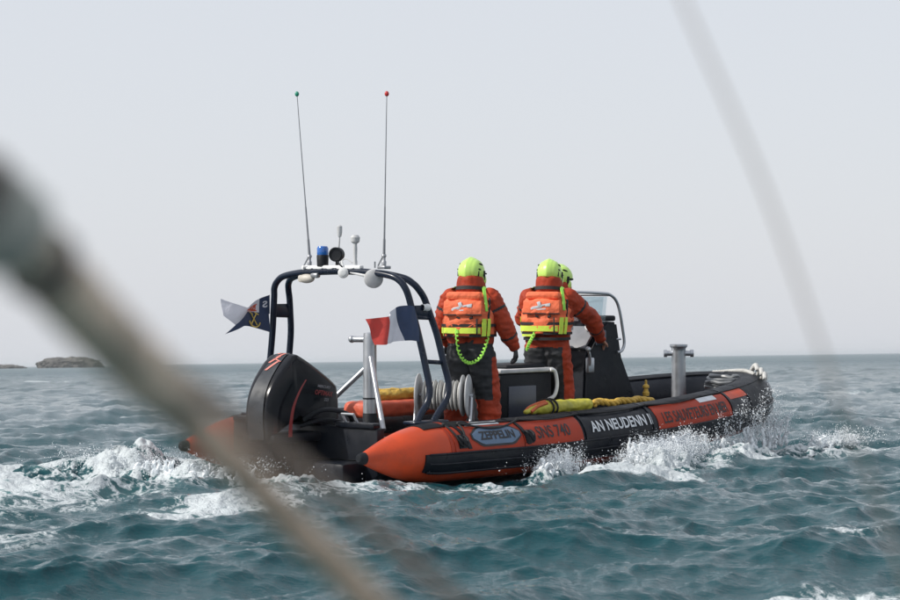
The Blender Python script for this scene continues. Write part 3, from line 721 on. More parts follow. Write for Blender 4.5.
def person(base, yaw, label, sh_l, sh_r, arms, legs, dark_legs, helmet_tilt, gloves, lanyard, seed, lean=0.):
    root = empty('person', at(*base, yaw)); tag(root, label, 'person', 'crew standing in the rescue boat')
    N = Vector
    elL, wrL, hdL, upL = [N(v) for v in arms[0]]; elR, wrR, hdR, upR = [N(v) for v in arms[1]]
    shL, shR = N(sh_l), N(sh_r); (knL, anL), (knR, anR) = [[N(v) for v in q] for q in legs]
    hpL, hpR = N((0, .10, .93)), N((0, -.10, .93))
    HX = .03 + lean   # head forward
    hd = N((HX, 0, 1.685))
    def tc(p): return p
    # body: one continuous surface, face looks along +X
    B = [((0, .07, .96), .11, (0, .1, 1.3), .12), ((0, -.07, .96), .11, (0, -.1, 1.3), .12), ((lean * .8, -.15, 1.43), .07, (lean * .8, .15, 1.43), .07), ((lean, 0, 1.4), .075, (HX - .01, 0, 1.62), .058),
         ('E', hd + N((-.01, 0, .02)), (.098, .078, .112)), ('E', hd + N((.035, 0, -.055)), (.062, .055, .065)), (hd + N((.088, 0, .005)), .011, hd + N((.112, 0, -.03)), .014),
         ('E', hd + N((0, .082, -.015)), (.018, .012, .03)), ('E', hd + N((0, -.082, -.015)), (.018, .012, .03)), (hd + N((.088, -.018, -.062)), .007, hd + N((.088, .018, -.062)), .007), (hd + N((.085, -.012, -.074)), .008, hd + N((.085, .012, -.074)), .008),
         ('E', hd + N((.083, .03, .015)), (.014, .017, .012)), ('E', hd + N((.083, -.03, .015)), (.014, .017, .012))]
    for sh, el, wr in ((shL, elL, wrL), (shR, elR, wrR)): B += [(sh, .055, el, .042), (el, .042, wr, .028)]
    for hp, kn, an in ((hpL, knL, anL), (hpR, knR, anR)): B += [(hp, .085, kn, .055), (kn, .055, an, .04), (an, .04, an + N((.14, 0, -.04)), .03)]
    hL = hand_caps(wrL, hdL, upL, -1, .55); hR = hand_caps(wrR, hdR, upR, 1, .5)
    organic('body', B + hL + hR, .0065, M['skin'], root, 2)
    if gloves:
        for wr, hd_, up_, s_ in ((wrL, hdL, upL, -1), (wrR, hdR, upR, 1)):
            organic('glove', hand_caps(wr, hd_, up_, s_, .52, .004) + [(wr - hd_.normalized() * .07, .04, wr, .034)], .006, M['glove'], root, 2)
    # drysuit jacket
    J = [((0, .08, .98), .135, (lean * .7, .11, 1.33), .15), ((0, -.08, .98), .135, (lean * .7, -.11, 1.33), .15), ((lean, -.16, 1.45), .095, (lean, .16, 1.45), .095), ((lean, 0, 1.47), .10, (HX - .02, 0, 1.55), .095)]
    for sh, el, wr in ((shL, elL, wrL), (shR, elR, wrR)):
        mid = sh.lerp(el, .5); J += [(sh, .102, mid, .096), (mid, .096, el, .084), (el, .086, el.lerp(wr, .5), .078), (el.lerp(wr, .5), .076, wr - (wr - el).normalized() * .02, .048)]
    def jm(c):
        # dark bands: shoulder seam, and the forearm band
        if dark_legs and c.z < 1.03 and abs(c.y) < .24: return 1
        for sh, el, wr in ((shL, elL, wrL), (shR, elR, wrR)):
            a = (c - sh).dot((el - sh).normalized()); L_ = (el - sh).length
            dd = (c - sh - (el - sh).normalized() * a).length
            if dd < .13 and a > 0 and abs(a - L_ * .42) < .013 and abs(c.y) > .16: return 1
            b2 = (c - el).dot((wr - el).normalized()); d2 = (c - el - (wr - el).normalized() * b2).length
            if d2 < .1 and abs(b2 - (wr - el).length * .45) < .012: return 1
        return 0
    organic('drysuit_jacket', J, .011, [M['suit'], M['darks']], root, 4, .017, 8, jm, seed)
    T = [((-.01, .07, 1.0), .135, (0, .09, .9), .135), ((-.01, -.07, 1.0), .135, (0, -.09, .9), .135)]
    for hp, kn, an in ((hpL, knL, anL), (hpR, knR, anR)): T += [(hp, .14, kn, .118), (kn, .118, an + N((0, 0, .02)), .098)]
    def tm(c):
        if dark_legs:
            if c.y < -.235 or (c.z < .48): return 1 if c.z < .9 else 0
            return 0
        return 1 if (c.z > .96 or c.y < -.19 or c.z < .3) else 0
    organic('drysuit_trousers', T, .012, [M['darks'], M['suit']], root, 4, .018, 7, tm, seed + 3)
    for an in (anL, anR):
        organic('boot', [(an + N((-.02, 0, .12)), .058, an + N((-.01, 0, -.03)), .055), (an + N((-.02, 0, -.045)), .045, an + N((.15, 0, -.055)), .042), ('B', an + N((.06, 0, -.085)), (.28, .10, .03), .012)], .01, M['boot'], root, 3)
    # life jacket: lofted shell
    NZ, NA = 26, 72; mb = MB(); rws = []
    for i in range(NZ + 1):
        z = 1.10 + .42 * i / NZ; r_ = []
        for j in range(NA):
            a = 2 * math.pi * j / NA; p = vpt(a, z); 
            if math.cos(a) < -.25:   # back block: upper flap stands proud, tucked hem
                k = min(1, (-math.cos(a) - .25) / .3)
                p.x -= k * (.035 if 1.30 < z < 1.445 else (.015 if z <= 1.30 else .028 * max(0, 1 - (z - 1.445) / .08)))
            wv = 1 - 2 * abs(noise.noise(Vector((p.x * 9, p.y * 9 + seed, z * 12)))); w2 = noise.noise(Vector((p.x * 24, p.y * 24, z * 26 + seed)))
            p += Vector((math.cos(a), math.sin(a), 0)) * (wv * .018 + w2 * .009 - .010)
            p.x += lean * (z - 1.0) / .5
            # shoulders taper inwards at the top
            if z > 1.46: p = p.lerp(Vector((lean - .02, p.y * .72, z)), (z - 1.46) / .06 * .35)
            r_.append(p)
        rws.append(r_)
    mb.grid(rws, closed_v=True); mb.grid([rws[-1], [(lean * 1.0 - .01 + .6 * (p.x - lean), p.y * .6, 1.535) for p in rws[-1]]], closed_v=True); mb.grid([rws[0], [(p.x * .8, p.y * .8, 1.10) for p in rws[0]]], closed_v=True)
    vj = mb.build('life_jacket', M['vest'], root, sharp=False)
    # pockets / flap pieces on the back
    mb = MB()
    mb.box((-.245 + lean * .6, -.0, 1.375), (.03, .385, .135), bev=.012, rot=Matrix.Rotation(R(4), 3, 'Y')); mb.box((-.20 + lean * .9, 0, 1.49), (.095, .36, .08), bev=.035)
    bf = mb.build('back_flap', M['vest'], vj)
    mb = MB(); mb.box((-.262 + lean * .6, .0, 1.308), (.014, .39, .012), bev=.003); mb.tube([(-.25 + lean * .5, .06, 1.285), (-.25 + lean * .5, .03, 1.275)], .01, 6); mb.tube([(-.25 + lean * .5, -.10, 1.285), (-.25 + lean * .5, -.07, 1.272)], .012, 6); mb.box((-.238, -.14, 1.19), (.012, .014, .16), bev=.003); mb.build('seam', M['strap'], vj)
    # faded white print on the flap: a small pictogram (cross-shaped emblem with dashes)
    mb = MB()
    for (y, z, w, h, a_) in ((.0, 1.388, .20, .016, 12), (.05, 1.368, .12, .02, 12), (-.07, 1.392, .05, .022, 0), (.02, 1.405, .035, .05, 20), (.0, 1.352, .10, .012, 6)):
        mb.box((-.2625 + lean * .6 + (1.375 - z) * .07, y, z), (.004, w, h), rot=Matrix.Rotation(R(-a_), 3, 'X'), bev=.001)
    mb.build('print', M['whitet'], vj)
    # webbing belts round the waist
    def belt(z, w, m, a0, a1, off, nm):
        n_ = 60; ps = [vpt(a0 + (a1 - a0) * i / n_, z, off) for i in range(n_ + 1)]
        for q in ps:
            q.x += lean * (z - 1.0) / .5
        nr = [Vector((math.cos(a0 + (a1 - a0) * i / n_), math.sin(a0 + (a1 - a0) * i / n_), 0)) for i in range(n_ + 1)]
        mb = MB(); mb.ribbon(ps, nr, w, .006); return mb.build(nm, m, vj)
    belt(1.205, .028, M['strap'], 0, 2 * math.pi, .012, 'belt'); belt(1.105, .026, M['strap'], 0, 2 * math.pi, .006, 'belt')
    belt(1.155, .055, M['limer'], math.pi * .62, math.pi * 1.18, .016, 'reflective_band')
    if not dark_legs: belt(1.05, .03, M['strap'], 0, 2 * math.pi, .0, 'belt'); belt(1.085, .022, M['limer'], math.pi * .7, math.pi * .95, .02, 'reflective_band')
    # skirt of jacket below the vest
    # lime shoulder harness on both sides, running down the flank
    for sg in (-1, 1):
        P = [(-.20 + lean * .6, sg * .225, 1.34), (-.19 + lean * .8, sg * .215, 1.42), (-.15 + lean * .9, sg * .19, 1.50), (-.08 + lean, sg * .16, 1.555), (0 + lean, sg * .155, 1.565), (.10 + lean, sg * .15, 1.52), (.17 + lean, sg * .15, 1.42)]
        Q = smoothpath(P if sg < 0 else P[3:], 5); mb = MB(); mb.ribbon(Q, [(q.x - lean, sg * .4 + q.y * .5, .55 + (q.z - 1.4)) for q in Q], .034, .008); mb.build('harness_strap', M['limes'], vj)
        mb = MB()
        for a_ in (math.pi + sg * -1 * -.0 + 0,): pass
        for off_a, wd in (((.74, .045), (1.0, .035)) if sg < 0 else ((1.5, .03),)):
            a = math.pi - sg * off_a if sg > 0 else math.pi + off_a
            ps = [vpt(a, z, .018) + Vector((lean * (z - 1.0) / .5, 0, 0)) for z in np.linspace(1.10, 1.27, 6)]
            mb.ribbon(ps, [(math.cos(a), math.sin(a), 0)] * 6, wd, .006)
        mb.build('reflective_band', M['limer'], vj)
        if sg < 0: mb = MB(); mb.tube(smoothpath([(-.14 + lean, sg * .21, 1.15), (-.16 + lean, sg * .235, 1.3), (-.12 + lean, sg * .23, 1.42), (-.02 + lean, sg * .2, 1.53), (.1 + lean, sg * .2, 1.5)]), .012, 7); mb.build('edge_piping', M['strap'], vj)
    # thick suit collar
    mb = MB(); rws = []
    for z, rx, ry in ((1.50, .135, .14), (1.53, .15, .15), (1.565, .142, .142), (1.60, .140, .138), (1.64, .138, .136), (1.665, .128, .126), (1.655, .112, .11), (1.60, .105, .10)):
        rws.append([Vector((HX - .015 + math.cos(a) * rx, math.sin(a) * ry, z - .025 * math.cos(a))) + Vector((math.cos(a), math.sin(a), 0)) * .010 * noise.noise(Vector((math.cos(a) * 3, math.sin(a) * 3, z * 16 + seed))) for a in np.linspace(0, 2 * math.pi, 49)[:-1]])
    mb.grid(rws, closed_v=True); mb.build('collar', M['suit'], root, sharp=False)
    mb = MB(); mb.grid([[Vector((HX - .015 + math.cos(a) * r_, math.sin(a) * r_, z - .02 * math.cos(a))) for a in np.linspace(0, 2 * math.pi, 41)[:-1]] for z, r_ in ((1.535, .150), (1.535, .157), (1.57, .150), (1.57, .143))], closed_v=True); mb.build('neck_seal', M['strap'], root)
    # helmet
    hm = empty('helmet', None, root); hm.location = hd + N((-.005, 0, .035)); hm.rotation_euler = helmet_tilt
    mb = MB(); rws = []
    for i in range(19):
        t = math.pi * .60 * i / 18; r_ = []
        for j in range(64):
            a = 2 * math.pi * j / 64; lim = 1.0
            tt = t * (1.06 if math.cos(a) < 0 else .90) * (1 - .0)
            q = Vector((.148 * math.sin(tt) * math.cos(a), .128 * math.sin(tt) * math.sin(a), .142 * math.cos(tt)))
            rg = math.exp(-((q.y) / .014) ** 2) * .007 - .004 * math.exp(-((abs(q.y) - .055) / .010) ** 2); q *= 1 + rg / .14
            r_.append(q)
        rws.append(r_)
    mb.grid(rws, closed_v=True); mb.grid([rws[-1], [q * .92 for q in rws[-1]], [Vector((q.x * .9, q.y * .9, q.z * .2 + .02)) for q in rws[-1]]], closed_v=True)
    hs = mb.build('helmet_shell', M['lime'], hm, sharp=False)
    for sg in (-1, 1):
        mb = MB(); mb.ell((-.01, sg * .104, .072), (.04, .014, .011), 8, Matrix.Rotation(R(14), 3, 'Y')); mb.ell((-.05, sg * .113, .02), (.03, .010, .010), 8, Matrix.Rotation(R(10), 3, 'Y'))
        mb.box((.02, sg * .128, -.035), (.03, .02, .10), bev=.008); mb.box((-.07, sg * .108, -.02), (.016, .014, .05), bev=.004); mb.box((.07, sg * .118, -.01), (.05, .016, .016), bev=.005); mb.build('vent', M['blackm'], hm)
        mb = MB(); mb.ell((.035, sg * .118, -.075), (.042, .022, .055), 10); mb.build('ear_cover', M['lime'], hm)
    mb = MB(); mb.tube([Vector((.02 + .02 * math.cos(a) + .03, math.sin(a) * .1, -.11 - .06 * math.cos(a))) for a in np.linspace(-1.7, 1.7, 16)], .007, 6); mb.build('chin_strap', M['strap'], hm)
    if lanyard:
        P = smoothpath(lanyard, 20); q = []
        for i, p in enumerate(P):
            a = i * .9; q.append(p + Vector((math.cos(a) * .004, math.sin(a) * .012, math.cos(a) * .012)))
        mb = MB(); mb.tube(q, .0085, 6); mb.build('lanyard', M['limes'], root, sharp=False)
    return root

Z0 = .27
person((2.08, -.64, Z0), R(24), 'person in orange drysuit, charcoal trousers and lime helmet, arm hanging, beside the rope reel',
       (0, .20, 1.46), (0, -.20, 1.46),
       [((.02, .31, 1.20), (.20, .30, 1.02), (.8, -.1, -.5), (.3, .5, .6)), ((.04, -.33, 1.20), (.16, -.40, .98), (.45, -.1, -1), (.2, -.8, .2))],
       [((.06, .15, .50), (.0, .18, .11)), ((.06, -.16, .50), (.02, -.20, .11))], True, (0, R(4), R(-6)), True,
       [(-.24, .06, 1.17), (-.26, .055, 1.10), (-.25, .04, .96), (-.24, -.01, .87), (-.235, -.08, .845), (-.22, -.16, .89), (-.19, -.20, .98), (-.15, -.22, 1.08)], 1.3)
person((3.52, -.40, Z0 - .01), R(24), 'person at the steering console in orange drysuit and lime helmet, reaching for the throttle',
       (.05, .20, 1.46), (.05, -.20, 1.46),
       [((.22, .32, 1.25), (.46, .20, 1.12), (1, -.2, -.1), (0, .2, 1)), ((.33, -.38, 1.25), (.62, -.40, 1.02), (1, .1, -.35), (.2, -.3, 1))],
       [((.08, .13, .50), (.0, .15, .11)), ((.08, -.14, .50), (.02, -.17, .11))], False, (0, R(8), R(4)), False,
       [(-.20, .06, 1.14), (-.24, .09, 1.06), (-.25, .12, 1.0), (-.22, .15, .94)], 5.1, lean=.055)
person((4.57, .36, Z0 - .06), R(-4), 'person mostly hidden behind the helmsman, only lime helmet and orange shoulder showing',
       (.05, .20, 1.46), (.05, -.20, 1.46),
       [((.22, .30, 1.25), (.46, .22, 1.16), (1, -.2, -.1), (0, .2, 1)), ((.20, -.24, 1.22), (.40, -.16, 1.05), (1, .1, -.25), (.2, -.3, 1))],
       [((.08, .13, .50), (.0, .15, .11)), ((.08, -.14, .50), (.02, -.17, .11))], False, (0, R(6), R(-10)), True, None, 9.4, lean=.03)

# ------------------------------------------------------------------ sea
def spectrum(N, Lsz, lam_pk, lam_min, lam_max, hs, wind, spread, seed, chop):
    rs = np.random.RandomState(seed)
    k1 = 2 * np.pi * np.fft.fftfreq(N, Lsz / N); KX, KY = np.meshgrid(k1, k1, indexing='ij'); K = np.hypot(KX, KY); K[0, 0] = 1e9
    kp = 2 * np.pi / lam_pk
    S = K ** -4. * np.exp(-1.25 * (kp / K) ** 2)
    S *= (K > 2 * np.pi / lam_max) * np.exp(-(K / (2 * np.pi / lam_min)) ** 2)
    c = (KX * math.cos(wind) + KY * math.sin(wind)) / K
    D = np.maximum(0, c) ** spread * 1.0 + .02
    A = np.sqrt(S * D) * (rs.normal(size=(N, N)) + 1j * rs.normal(size=(N, N))); A[0, 0] = 0
    h = np.fft.ifft2(A).real; sca = hs / 4 / h.std()
    dx = np.fft.ifft2(1j * KX / K * A).real * sca * chop; dy = np.fft.ifft2(1j * KY / K * A).real * sca * chop
    return (Lsz, N, h * sca, dx, dy)
def samp(T, x, y, ang):
    Lsz, N, h, dx, dy = T; c, s = math.cos(ang), math.sin(ang)
    u = ((x * c + y * s) / Lsz * N) % N; v = ((-x * s + y * c) / Lsz * N) % N
    i = u.astype(int) % N; j = v.astype(int) % N; fu = u - np.floor(u); fv = v - np.floor(v); i2 = (i + 1) % N; j2 = (j + 1) % N
    def q(a): return (a[i, j] * (1 - fu) + a[i2, j] * fu) * (1 - fv) + (a[i, j2] * (1 - fu) + a[i2, j2] * fu) * fv
    H, X, Y = q(h), q(dx), q(dy)
    return H, X * c - Y * s, X * s + Y * c
WIND = R(-68)
T_sw = spectrum(256, 310, 30, 12, 90, .12, WIND, 4, 3, .8)
T_a = spectrum(1024, 67, 3.6, .35, 9, .22, WIND + .1, 6, 5, 1.1)
T_b = spectrum(512, 11.3, 1.1, .09, 1.6, .082, WIND + .3, 4, 8, .75)
T_c = spectrum(512, 7.7, .45, .05, .7, .028, WIND - .45, 3, 21, .5)

def vnoise(x, y, f, seed):
    rs = np.random.RandomState(seed); G = rs.rand(256, 256); u = x * f; v = y * f; i = np.floor(u).astype(int); j = np.floor(v).astype(int); fu = u - i; fv = v - j
    fu = fu * fu * (3 - 2 * fu); fv = fv * fv * (3 - 2 * fv); g = lambda a, b_: G[a % 256, b_ % 256]
    return (g(i, j) * (1 - fu) + g(i + 1, j) * fu) * (1 - fv) + (g(i, j + 1) * (1 - fu) + g(i + 1, j + 1) * fu) * fv
def fbm(x, y, f, o, seed):
    r = 0; a = .5; t = 0
    for k in range(o): r = r + a * vnoise(x + 7.3 * k, y - 3.1 * k, f * 2.03 ** k, seed + k); t += a; a *= .52
    return r / t
def sst(a, b, x): t = np.clip((x - a) / (b - a), 0, 1); return t * t * (3 - 2 * t)
BR = np.array(BI.to_3x3()); BT = np.array(BI.translation)
def to_boat(x, y): return BR[0, 0] * x + BR[0, 1] * y + BT[0], BR[1, 0] * x + BR[1, 1] * y + BT[1]
def seg(X, Y, a, b_, w):   # soft distance band around a segment
    ax, ay = a; bx, by = b_; dx, dy = bx - ax, by - ay; t = np.clip(((X - ax) * dx + (Y - ay) * dy) / (dx * dx + dy * dy), 0, 1)
    d = np.hypot(X - ax - dx * t, Y - ay - dy * t); return np.exp(-(d / w) ** 2)
def wake(X, Y):
    """(height added by the boat, foam amount)"""
    H = .13 * seg(X, Y, (.2, 1.9), (-2.6, 2.5), .45) + .10 * seg(X, Y, (-1.3, .1), (-3.0, .2), .4) + .05 * seg(X, Y, (-.5, -1.6), (-3.5, -2.7), .35) + .08 * seg(X, Y, (5.2, -1.75), (1.4, -2.9), .34) + .06 * seg(X, Y, (1.4, -2.9), (-1.5, -3.7), .4)
    H += .07 * seg(X, Y, (6.6, -1.3), (5., -1.9), .4) + .10 * seg(X, Y, (6.4, 1.2), (1.5, 2.9), .4) - .05 * seg(X, Y, (-.2, -1.25), (2.2, -1.3), .4)
    H -= .10 * seg(X, Y, (3.4, -1.9), (.4, -2.1), .22)
    Fm = .46 * seg(X, Y, (-.2, .4), (-4.5, .6), 1.6) + .52 * seg(X, Y, (-.9, -2.5), (.4, -2.3), .26) + .45 * seg(X, Y, (.3, -2.15), (1.3, -1.9), .22) + .7 * seg(X, Y, (.9, -2.5), (2.2, -3.1), .33) + .72 * seg(X, Y, (.2, 1.5), (-4, 2.7), .6) + .38 * seg(X, Y, (0.1, -1.6), (-4.0, -2.7), .45) + .4 * seg(X, Y, (-.2, -1.), (-.9, 1.), .5)
    Fm += .62 * seg(X, Y, (5.6, -1.6), (1.9, -2.6), .42) + .5 * seg(X, Y, (1.9, -2.6), (-.4, -3.0), .3) + .7 * seg(X, Y, (7.3, -.6), (5.2, -1.9), .45) + .5 * seg(X, Y, (8.2, -1.3), (6.8, -1.6), .4)
    Fm += .8 * seg(X, Y, (7., 1.), (1.5, 3.1), .5) + .5 * seg(X, Y, (1.8, -1.5), (3.6, -1.5), .22) + .25 * seg(X, Y, (-3, -3.0), (-9, -4.5), .9) + .6 * seg(X, Y, (-4, .5), (-12, .5), 2.)
    return H, Fm
def sea_fields(x, y):
    r = np.hypot(x, y)
    h1, ax, ay = samp(T_sw, x, y, .0); h2, bx, by = samp(T_a, x, y, .0); h3, cx_, cy_ = samp(T_b, x, y, .12); h4, dx_, dy_ = samp(T_c, x, y, -.15)
    g = .65 + .7 * fbm(x, y, .12, 2, 60)
    f2 = np.exp(-(r / 900) ** 2) * .9 + .1; f3 = np.exp(-(r / 90) ** 2) * g
    X, Y = to_boat(x, y)
    inb = 1 - sst(.75, 1.05, np.where(X > 3.8, np.hypot(np.maximum(0, X - 3.8) / 3.5, Y / 1.3), np.abs(Y) / 1.3)) * 1.0
    inb = inb * sst(-.2, .5, X)
    wk, fo = wake(X, Y)
    calm = 1 - .55 * np.exp(-((X - 3) / 5) ** 2 - (Y / 1.8) ** 2)
    z = h1 * .8 * calm + h2 * f2 * calm + (h3 + h4) * f3 + wk * (.75 + .5 * fbm(x, y, 2.2, 3, 90))
    rough_ = fo * (fbm(x, y, 5., 4, 40) - .5) * .10 * np.exp(-(r / 60) ** 2)
    z = z + rough_
    z = z * (1 - inb) - .28 * inb
    dxx = (ax * .8 + bx * f2 * calm + (cx_ + dx_) * f3) * (1 - inb); dyy = (ay * .8 + by * f2 * calm + (cy_ + dy_) * f3) * (1 - inb)
    return z, dxx, dyy, fo, h2, bx, by

def build_sea():
    rr = [1.0]
    while rr[-1] < 14000:
        r = rr[-1]
        k = .06 if r < 7 else min(max(.0022, .4 * r / 2760), .0085)
        if r > 3000: k = .03
        rr.append(r * (1 + k))
    rr = np.array(rr)
    a = np.concatenate([np.linspace(-180, -30, 60)[:-1], np.linspace(-30, -13, 120)[:-1], np.linspace(-13, 13, 860)[:-1], np.linspace(13, 30, 120)[:-1], np.linspace(30, 180, 60)[:-1]])
    n, m = len(rr), len(a); ar = np.radians(90 - a)
    x = rr[:, None] * np.cos(ar)[None]; y = rr[:, None] * np.sin(ar)[None]; x = x.ravel(); y = y.ravel(); 
    z, dx, dy, fo, h2, bx, by = sea_fields(x, y)
    # a few breaking crests away from the boat
    r = np.hypot(x, y)
    for (px, py, rad, amt) in ((2.15, 12.0, .55, .8), (1.5, 11.6, .35, .7), (2.3, 14.2, .4, .5), (-29, 170, 2.0, .9), (-26.5, 150, 1.2, .7), (1.1, 13.9, .22, .4), (-2.6, 46, .5, .6), (-4.3, 43, .4, .6), (12, 68, 1.2, .6)):
        fo = fo + amt * np.exp(-((x - px) / rad) ** 2 - ((y - py) / (rad * .8)) ** 2)
    crest = sst(.16, .30, h2) * .25 * sst(.48, .62, fbm(x, y, .35, 3, 77)); fo = fo + crest
    co = np.stack([x + dx, y + dy, z], 1).astype(np.float32)
    co = np.vstack([co, [[0, 0, 0]]]).astype(np.float32); fo = np.append(fo, 0)
    I = np.arange(n - 1)[:, None] * m; J = np.arange(m)[None]; J2 = (J + 1) % m
    q = np.stack([I + J, I + J2, I + m + J2, I + m + J], -1).reshape(-1, 4)[:, ::-1]
    c = len(co) - 1
    me = bpy.data.meshes.new('sea'); nf = len(q)
    tri = np.stack([np.full(m, c), np.arange(m), (np.arange(m) + 1) % m], 1)[:, ::-1]
    me.vertices.add(len(co)); me.vertices.foreach_set('co', co.ravel())
    me.loops.add(nf * 4 + m * 3); me.loops.foreach_set('vertex_index', np.concatenate([q.ravel(), tri.ravel()]).astype(np.int32))
    me.polygons.add(nf + m); me.polygons.foreach_set('loop_start', np.concatenate([np.arange(nf) * 4, nf * 4 + np.arange(m) * 3]).astype(np.int32))
    me.update(calc_edges=True); me.validate()
    me.polygons.foreach_set('use_smooth', [True] * len(me.polygons))
    at_ = me.attributes.new('foam', 'FLOAT', 'POINT'); at_.data.foreach_set('value', np.clip(fo, 0, 1.5).astype(np.float32))
    o = bpy.data.objects.new('sea', me); COL.objects.link(o); tag(o, kind='structure')
    if o.data.polygons[0].normal.z < 0: o.data.flip_normals()
    return o
sea = build_sea()

def water_mat():
    m = bpy.data.materials.new('sea_water'); nt, p = nodes(m); N = nt.nodes; L = nt.links
    tc = N.new('ShaderNodeTexCoord')
    def nz(scale, det, rough=.55, stretch=(1, 1, 1), dist=0.):
        mp = N.new('ShaderNodeMapping'); mp.inputs['Scale'].default_value = stretch; L.new(tc.outputs['Object'], mp.inputs['Vector'])
        n = N.new('ShaderNodeTexNoise'); n.inputs['Scale'].default_value = scale; n.inputs['Detail'].default_value = det; n.inputs['Roughness'].default_value = rough; n.inputs['Distortion'].default_value = dist
        L.new(mp.outputs[0], n.inputs['Vector']); return n
    def mth(op, a, b_=None, c=None):
        q = N.new('ShaderNodeMath'); q.operation = op
        for i, v in enumerate((a, b_, c)):
            if v is None: continue
            if isinstance(v, (int, float)): q.inputs[i].default_value = v
            else: L.new(v, q.inputs[i])
        return q.outputs[0]
    def mrg(v, a, b_, c, d):
        q = N.new('ShaderNodeMapRange'); q.interpolation_type = 'SMOOTHSTEP'; L.new(v, q.inputs[0])
        for i, k in enumerate((a, b_, c, d)): q.inputs[i + 1].default_value = k
        return q.outputs[0]
    at_ = N.new('ShaderNodeAttribute'); at_.attribute_name = 'foam'; fo = at_.outputs['Fac']
    # lacy foam: ridged noise veins, opening up as the foam thins
    big = nz(1.3, 4, .6, dist=.6); v1 = nz(3.6, 7, .62, dist=1.4); v2 = nz(11, 5, .6, dist=.8)
    rid = mth('SUBTRACT', 1, mth('MULTIPLY', mth('ABSOLUTE', mth('SUBTRACT', v1.outputs['Fac'], .5)), 7.0))
    rid2 = mth('SUBTRACT', 1, mth('MULTIPLY', mth('ABSOLUTE', mth('SUBTRACT', v2.outputs['Fac'], .5)), 6.0))
    pat = mth('ADD', mth('MULTIPLY', rid, .42), mth('ADD', mth('MULTIPLY', rid2, .22), mth('MULTIPLY', mth('SUBTRACT', big.outputs['Fac'], .5), 1.5)))
    s = mth('ADD', mth('MULTIPLY', fo, 1.1), mth('MULTIPLY', pat, 1.05))
    gate = mrg(fo, .04, .3, 0, 1)
    fm = mth('MULTIPLY', mrg(s, .80, 1.12, 0, 1), gate)
    milky = mth('MULTIPLY', mrg(mth('ADD', fo, mth('MULTIPLY', big.outputs['Fac'], .4)), .35, 1.3, 0, .55), gate)
    c1 = N.new('ShaderNodeMix'); c1.data_type = 'RGBA'; c1.inputs['A'].default_value = (.004, .052, .064, 1); c1.inputs['B'].default_value = (.12, .27, .27, 1); L.new(milky, c1.inputs['Factor'])
    L.new(c1.outputs['Result'], p.inputs['Base Color'])
    p.inputs['IOR'].default_value = 1.333; p.inputs['Specular IOR Level'].default_value = .5
    cd = N.new('ShaderNodeNewGeometry')
    sx = N.new('ShaderNodeSeparateXYZ'); L.new(cd.outputs['Position'], sx.inputs[0])
    rdist = mth('SQRT', mth('ADD', mth('POWER', sx.outputs[0], 2), mth('POWER', sx.outputs[1], 2)))
    L.new(mrg(rdist, 20, 400, .05, .28), p.inputs['Roughness'])
    r1 = nz(9, 6, .62, (.75, 1.6, 1), .3); r2 = nz(34, 4, .6, (.8, 1.4, 1))
    hh = mth('ADD', mth('MULTIPLY', r1.outputs['Fac'], 1.), mth('MULTIPLY', r2.outputs['Fac'], .5))
    r3 = nz(2.4, 5, .65, (.7, 1.5, 1), .4); hh = mth('ADD', hh, mth('MULTIPLY', r3.outputs['Fac'], mrg(rdist, 25, 160, 0., 9.)))
    b = N.new('ShaderNodeBump'); b.inputs['Strength'].default_value = .8; b.inputs['Distance'].default_value = .014; L.new(hh, b.inputs['Height']); L.new(b.outputs['Normal'], p.inputs['Normal'])
    w = N.new('ShaderNodeBsdfPrincipled'); w.inputs['Base Color'].default_value = (.55, .60, .62, 1); w.inputs['Roughness'].default_value = .6; w.inputs['Subsurface Weight'].default_value = .0
    fb = N.new('ShaderNodeBump'); fb.inputs['Strength'].default_value = 1.; fb.inputs['Distance'].default_value = .05
    L.new(mth('ADD', v2.outputs['Fac'], mth('MULTIPLY', v1.outputs['Fac'], .8)), fb.inputs['Height']); L.new(fb.outputs['Normal'], w.inputs['Normal'])
    mx = N.new('ShaderNodeMixShader'); L.new(fm, mx.inputs[0]); L.new(p.outputs[0], mx.inputs[1]); L.new(w.outputs[0], mx.inputs[2]); L.new(mx.outputs[0], N['Material Output'].inputs[0])
    return m
WM = water_mat(); sea.data.materials.append(WM)

# ------------------------------------------------------------------ white water and spray thrown up by the hull
def foam_mat():
    m = bpy.data.materials.new('white_water'); nt, p = nodes(m); N = nt.nodes; L = nt.links
    p.inputs['Base Color'].default_value = (.78, .82, .84, 1); p.inputs['Roughness'].default_value = .55
    p.inputs['Subsurface Weight'].default_value = .0
    tc = N.new('ShaderNodeTexCoord'); n = N.new('ShaderNodeTexNoise'); n.inputs['Scale'].default_value = 45; n.inputs['Detail'].default_value = 6; n.inputs['Roughness'].default_value = .7; L.new(tc.outputs['Object'], n.inputs['Vector'])
    b = N.new('ShaderNodeBump'); b.inputs['Strength'].default_value = 1; b.inputs['Distance'].default_value = .03; L.new(n.outputs['Fac'], b.inputs['Height']); L.new(b.outputs['Normal'], p.inputs['Normal'])
    n2 = N.new('ShaderNodeTexNoise'); n2.inputs['Scale'].default_value = 5; n2.inputs['Detail'].default_value = 5; L.new(tc.outputs['Object'], n2.inputs['Vector'])
    cr_ = N.new('ShaderNodeValToRGB'); cr_.color_ramp.elements[0].position = .35; cr_.color_ramp.elements[0].color = (.48, .58, .61, 1); cr_.color_ramp.elements[1].position = .62; cr_.color_ramp.elements[1].color = (.82, .85, .86, 1)
    L.new(n2.outputs['Fac'], cr_.inputs['Fac']); L.new(cr_.outputs['Color'], p.inputs['Base Color'])
    return m
FM = foam_mat()
def sea_z(x, y):
    z, *_ = sea_fields(np.array([x]), np.array([y])); return float(z[0])
BM3 = np.array(BOAT.to_3x3()); BMT = np.array(BOAT.translation)
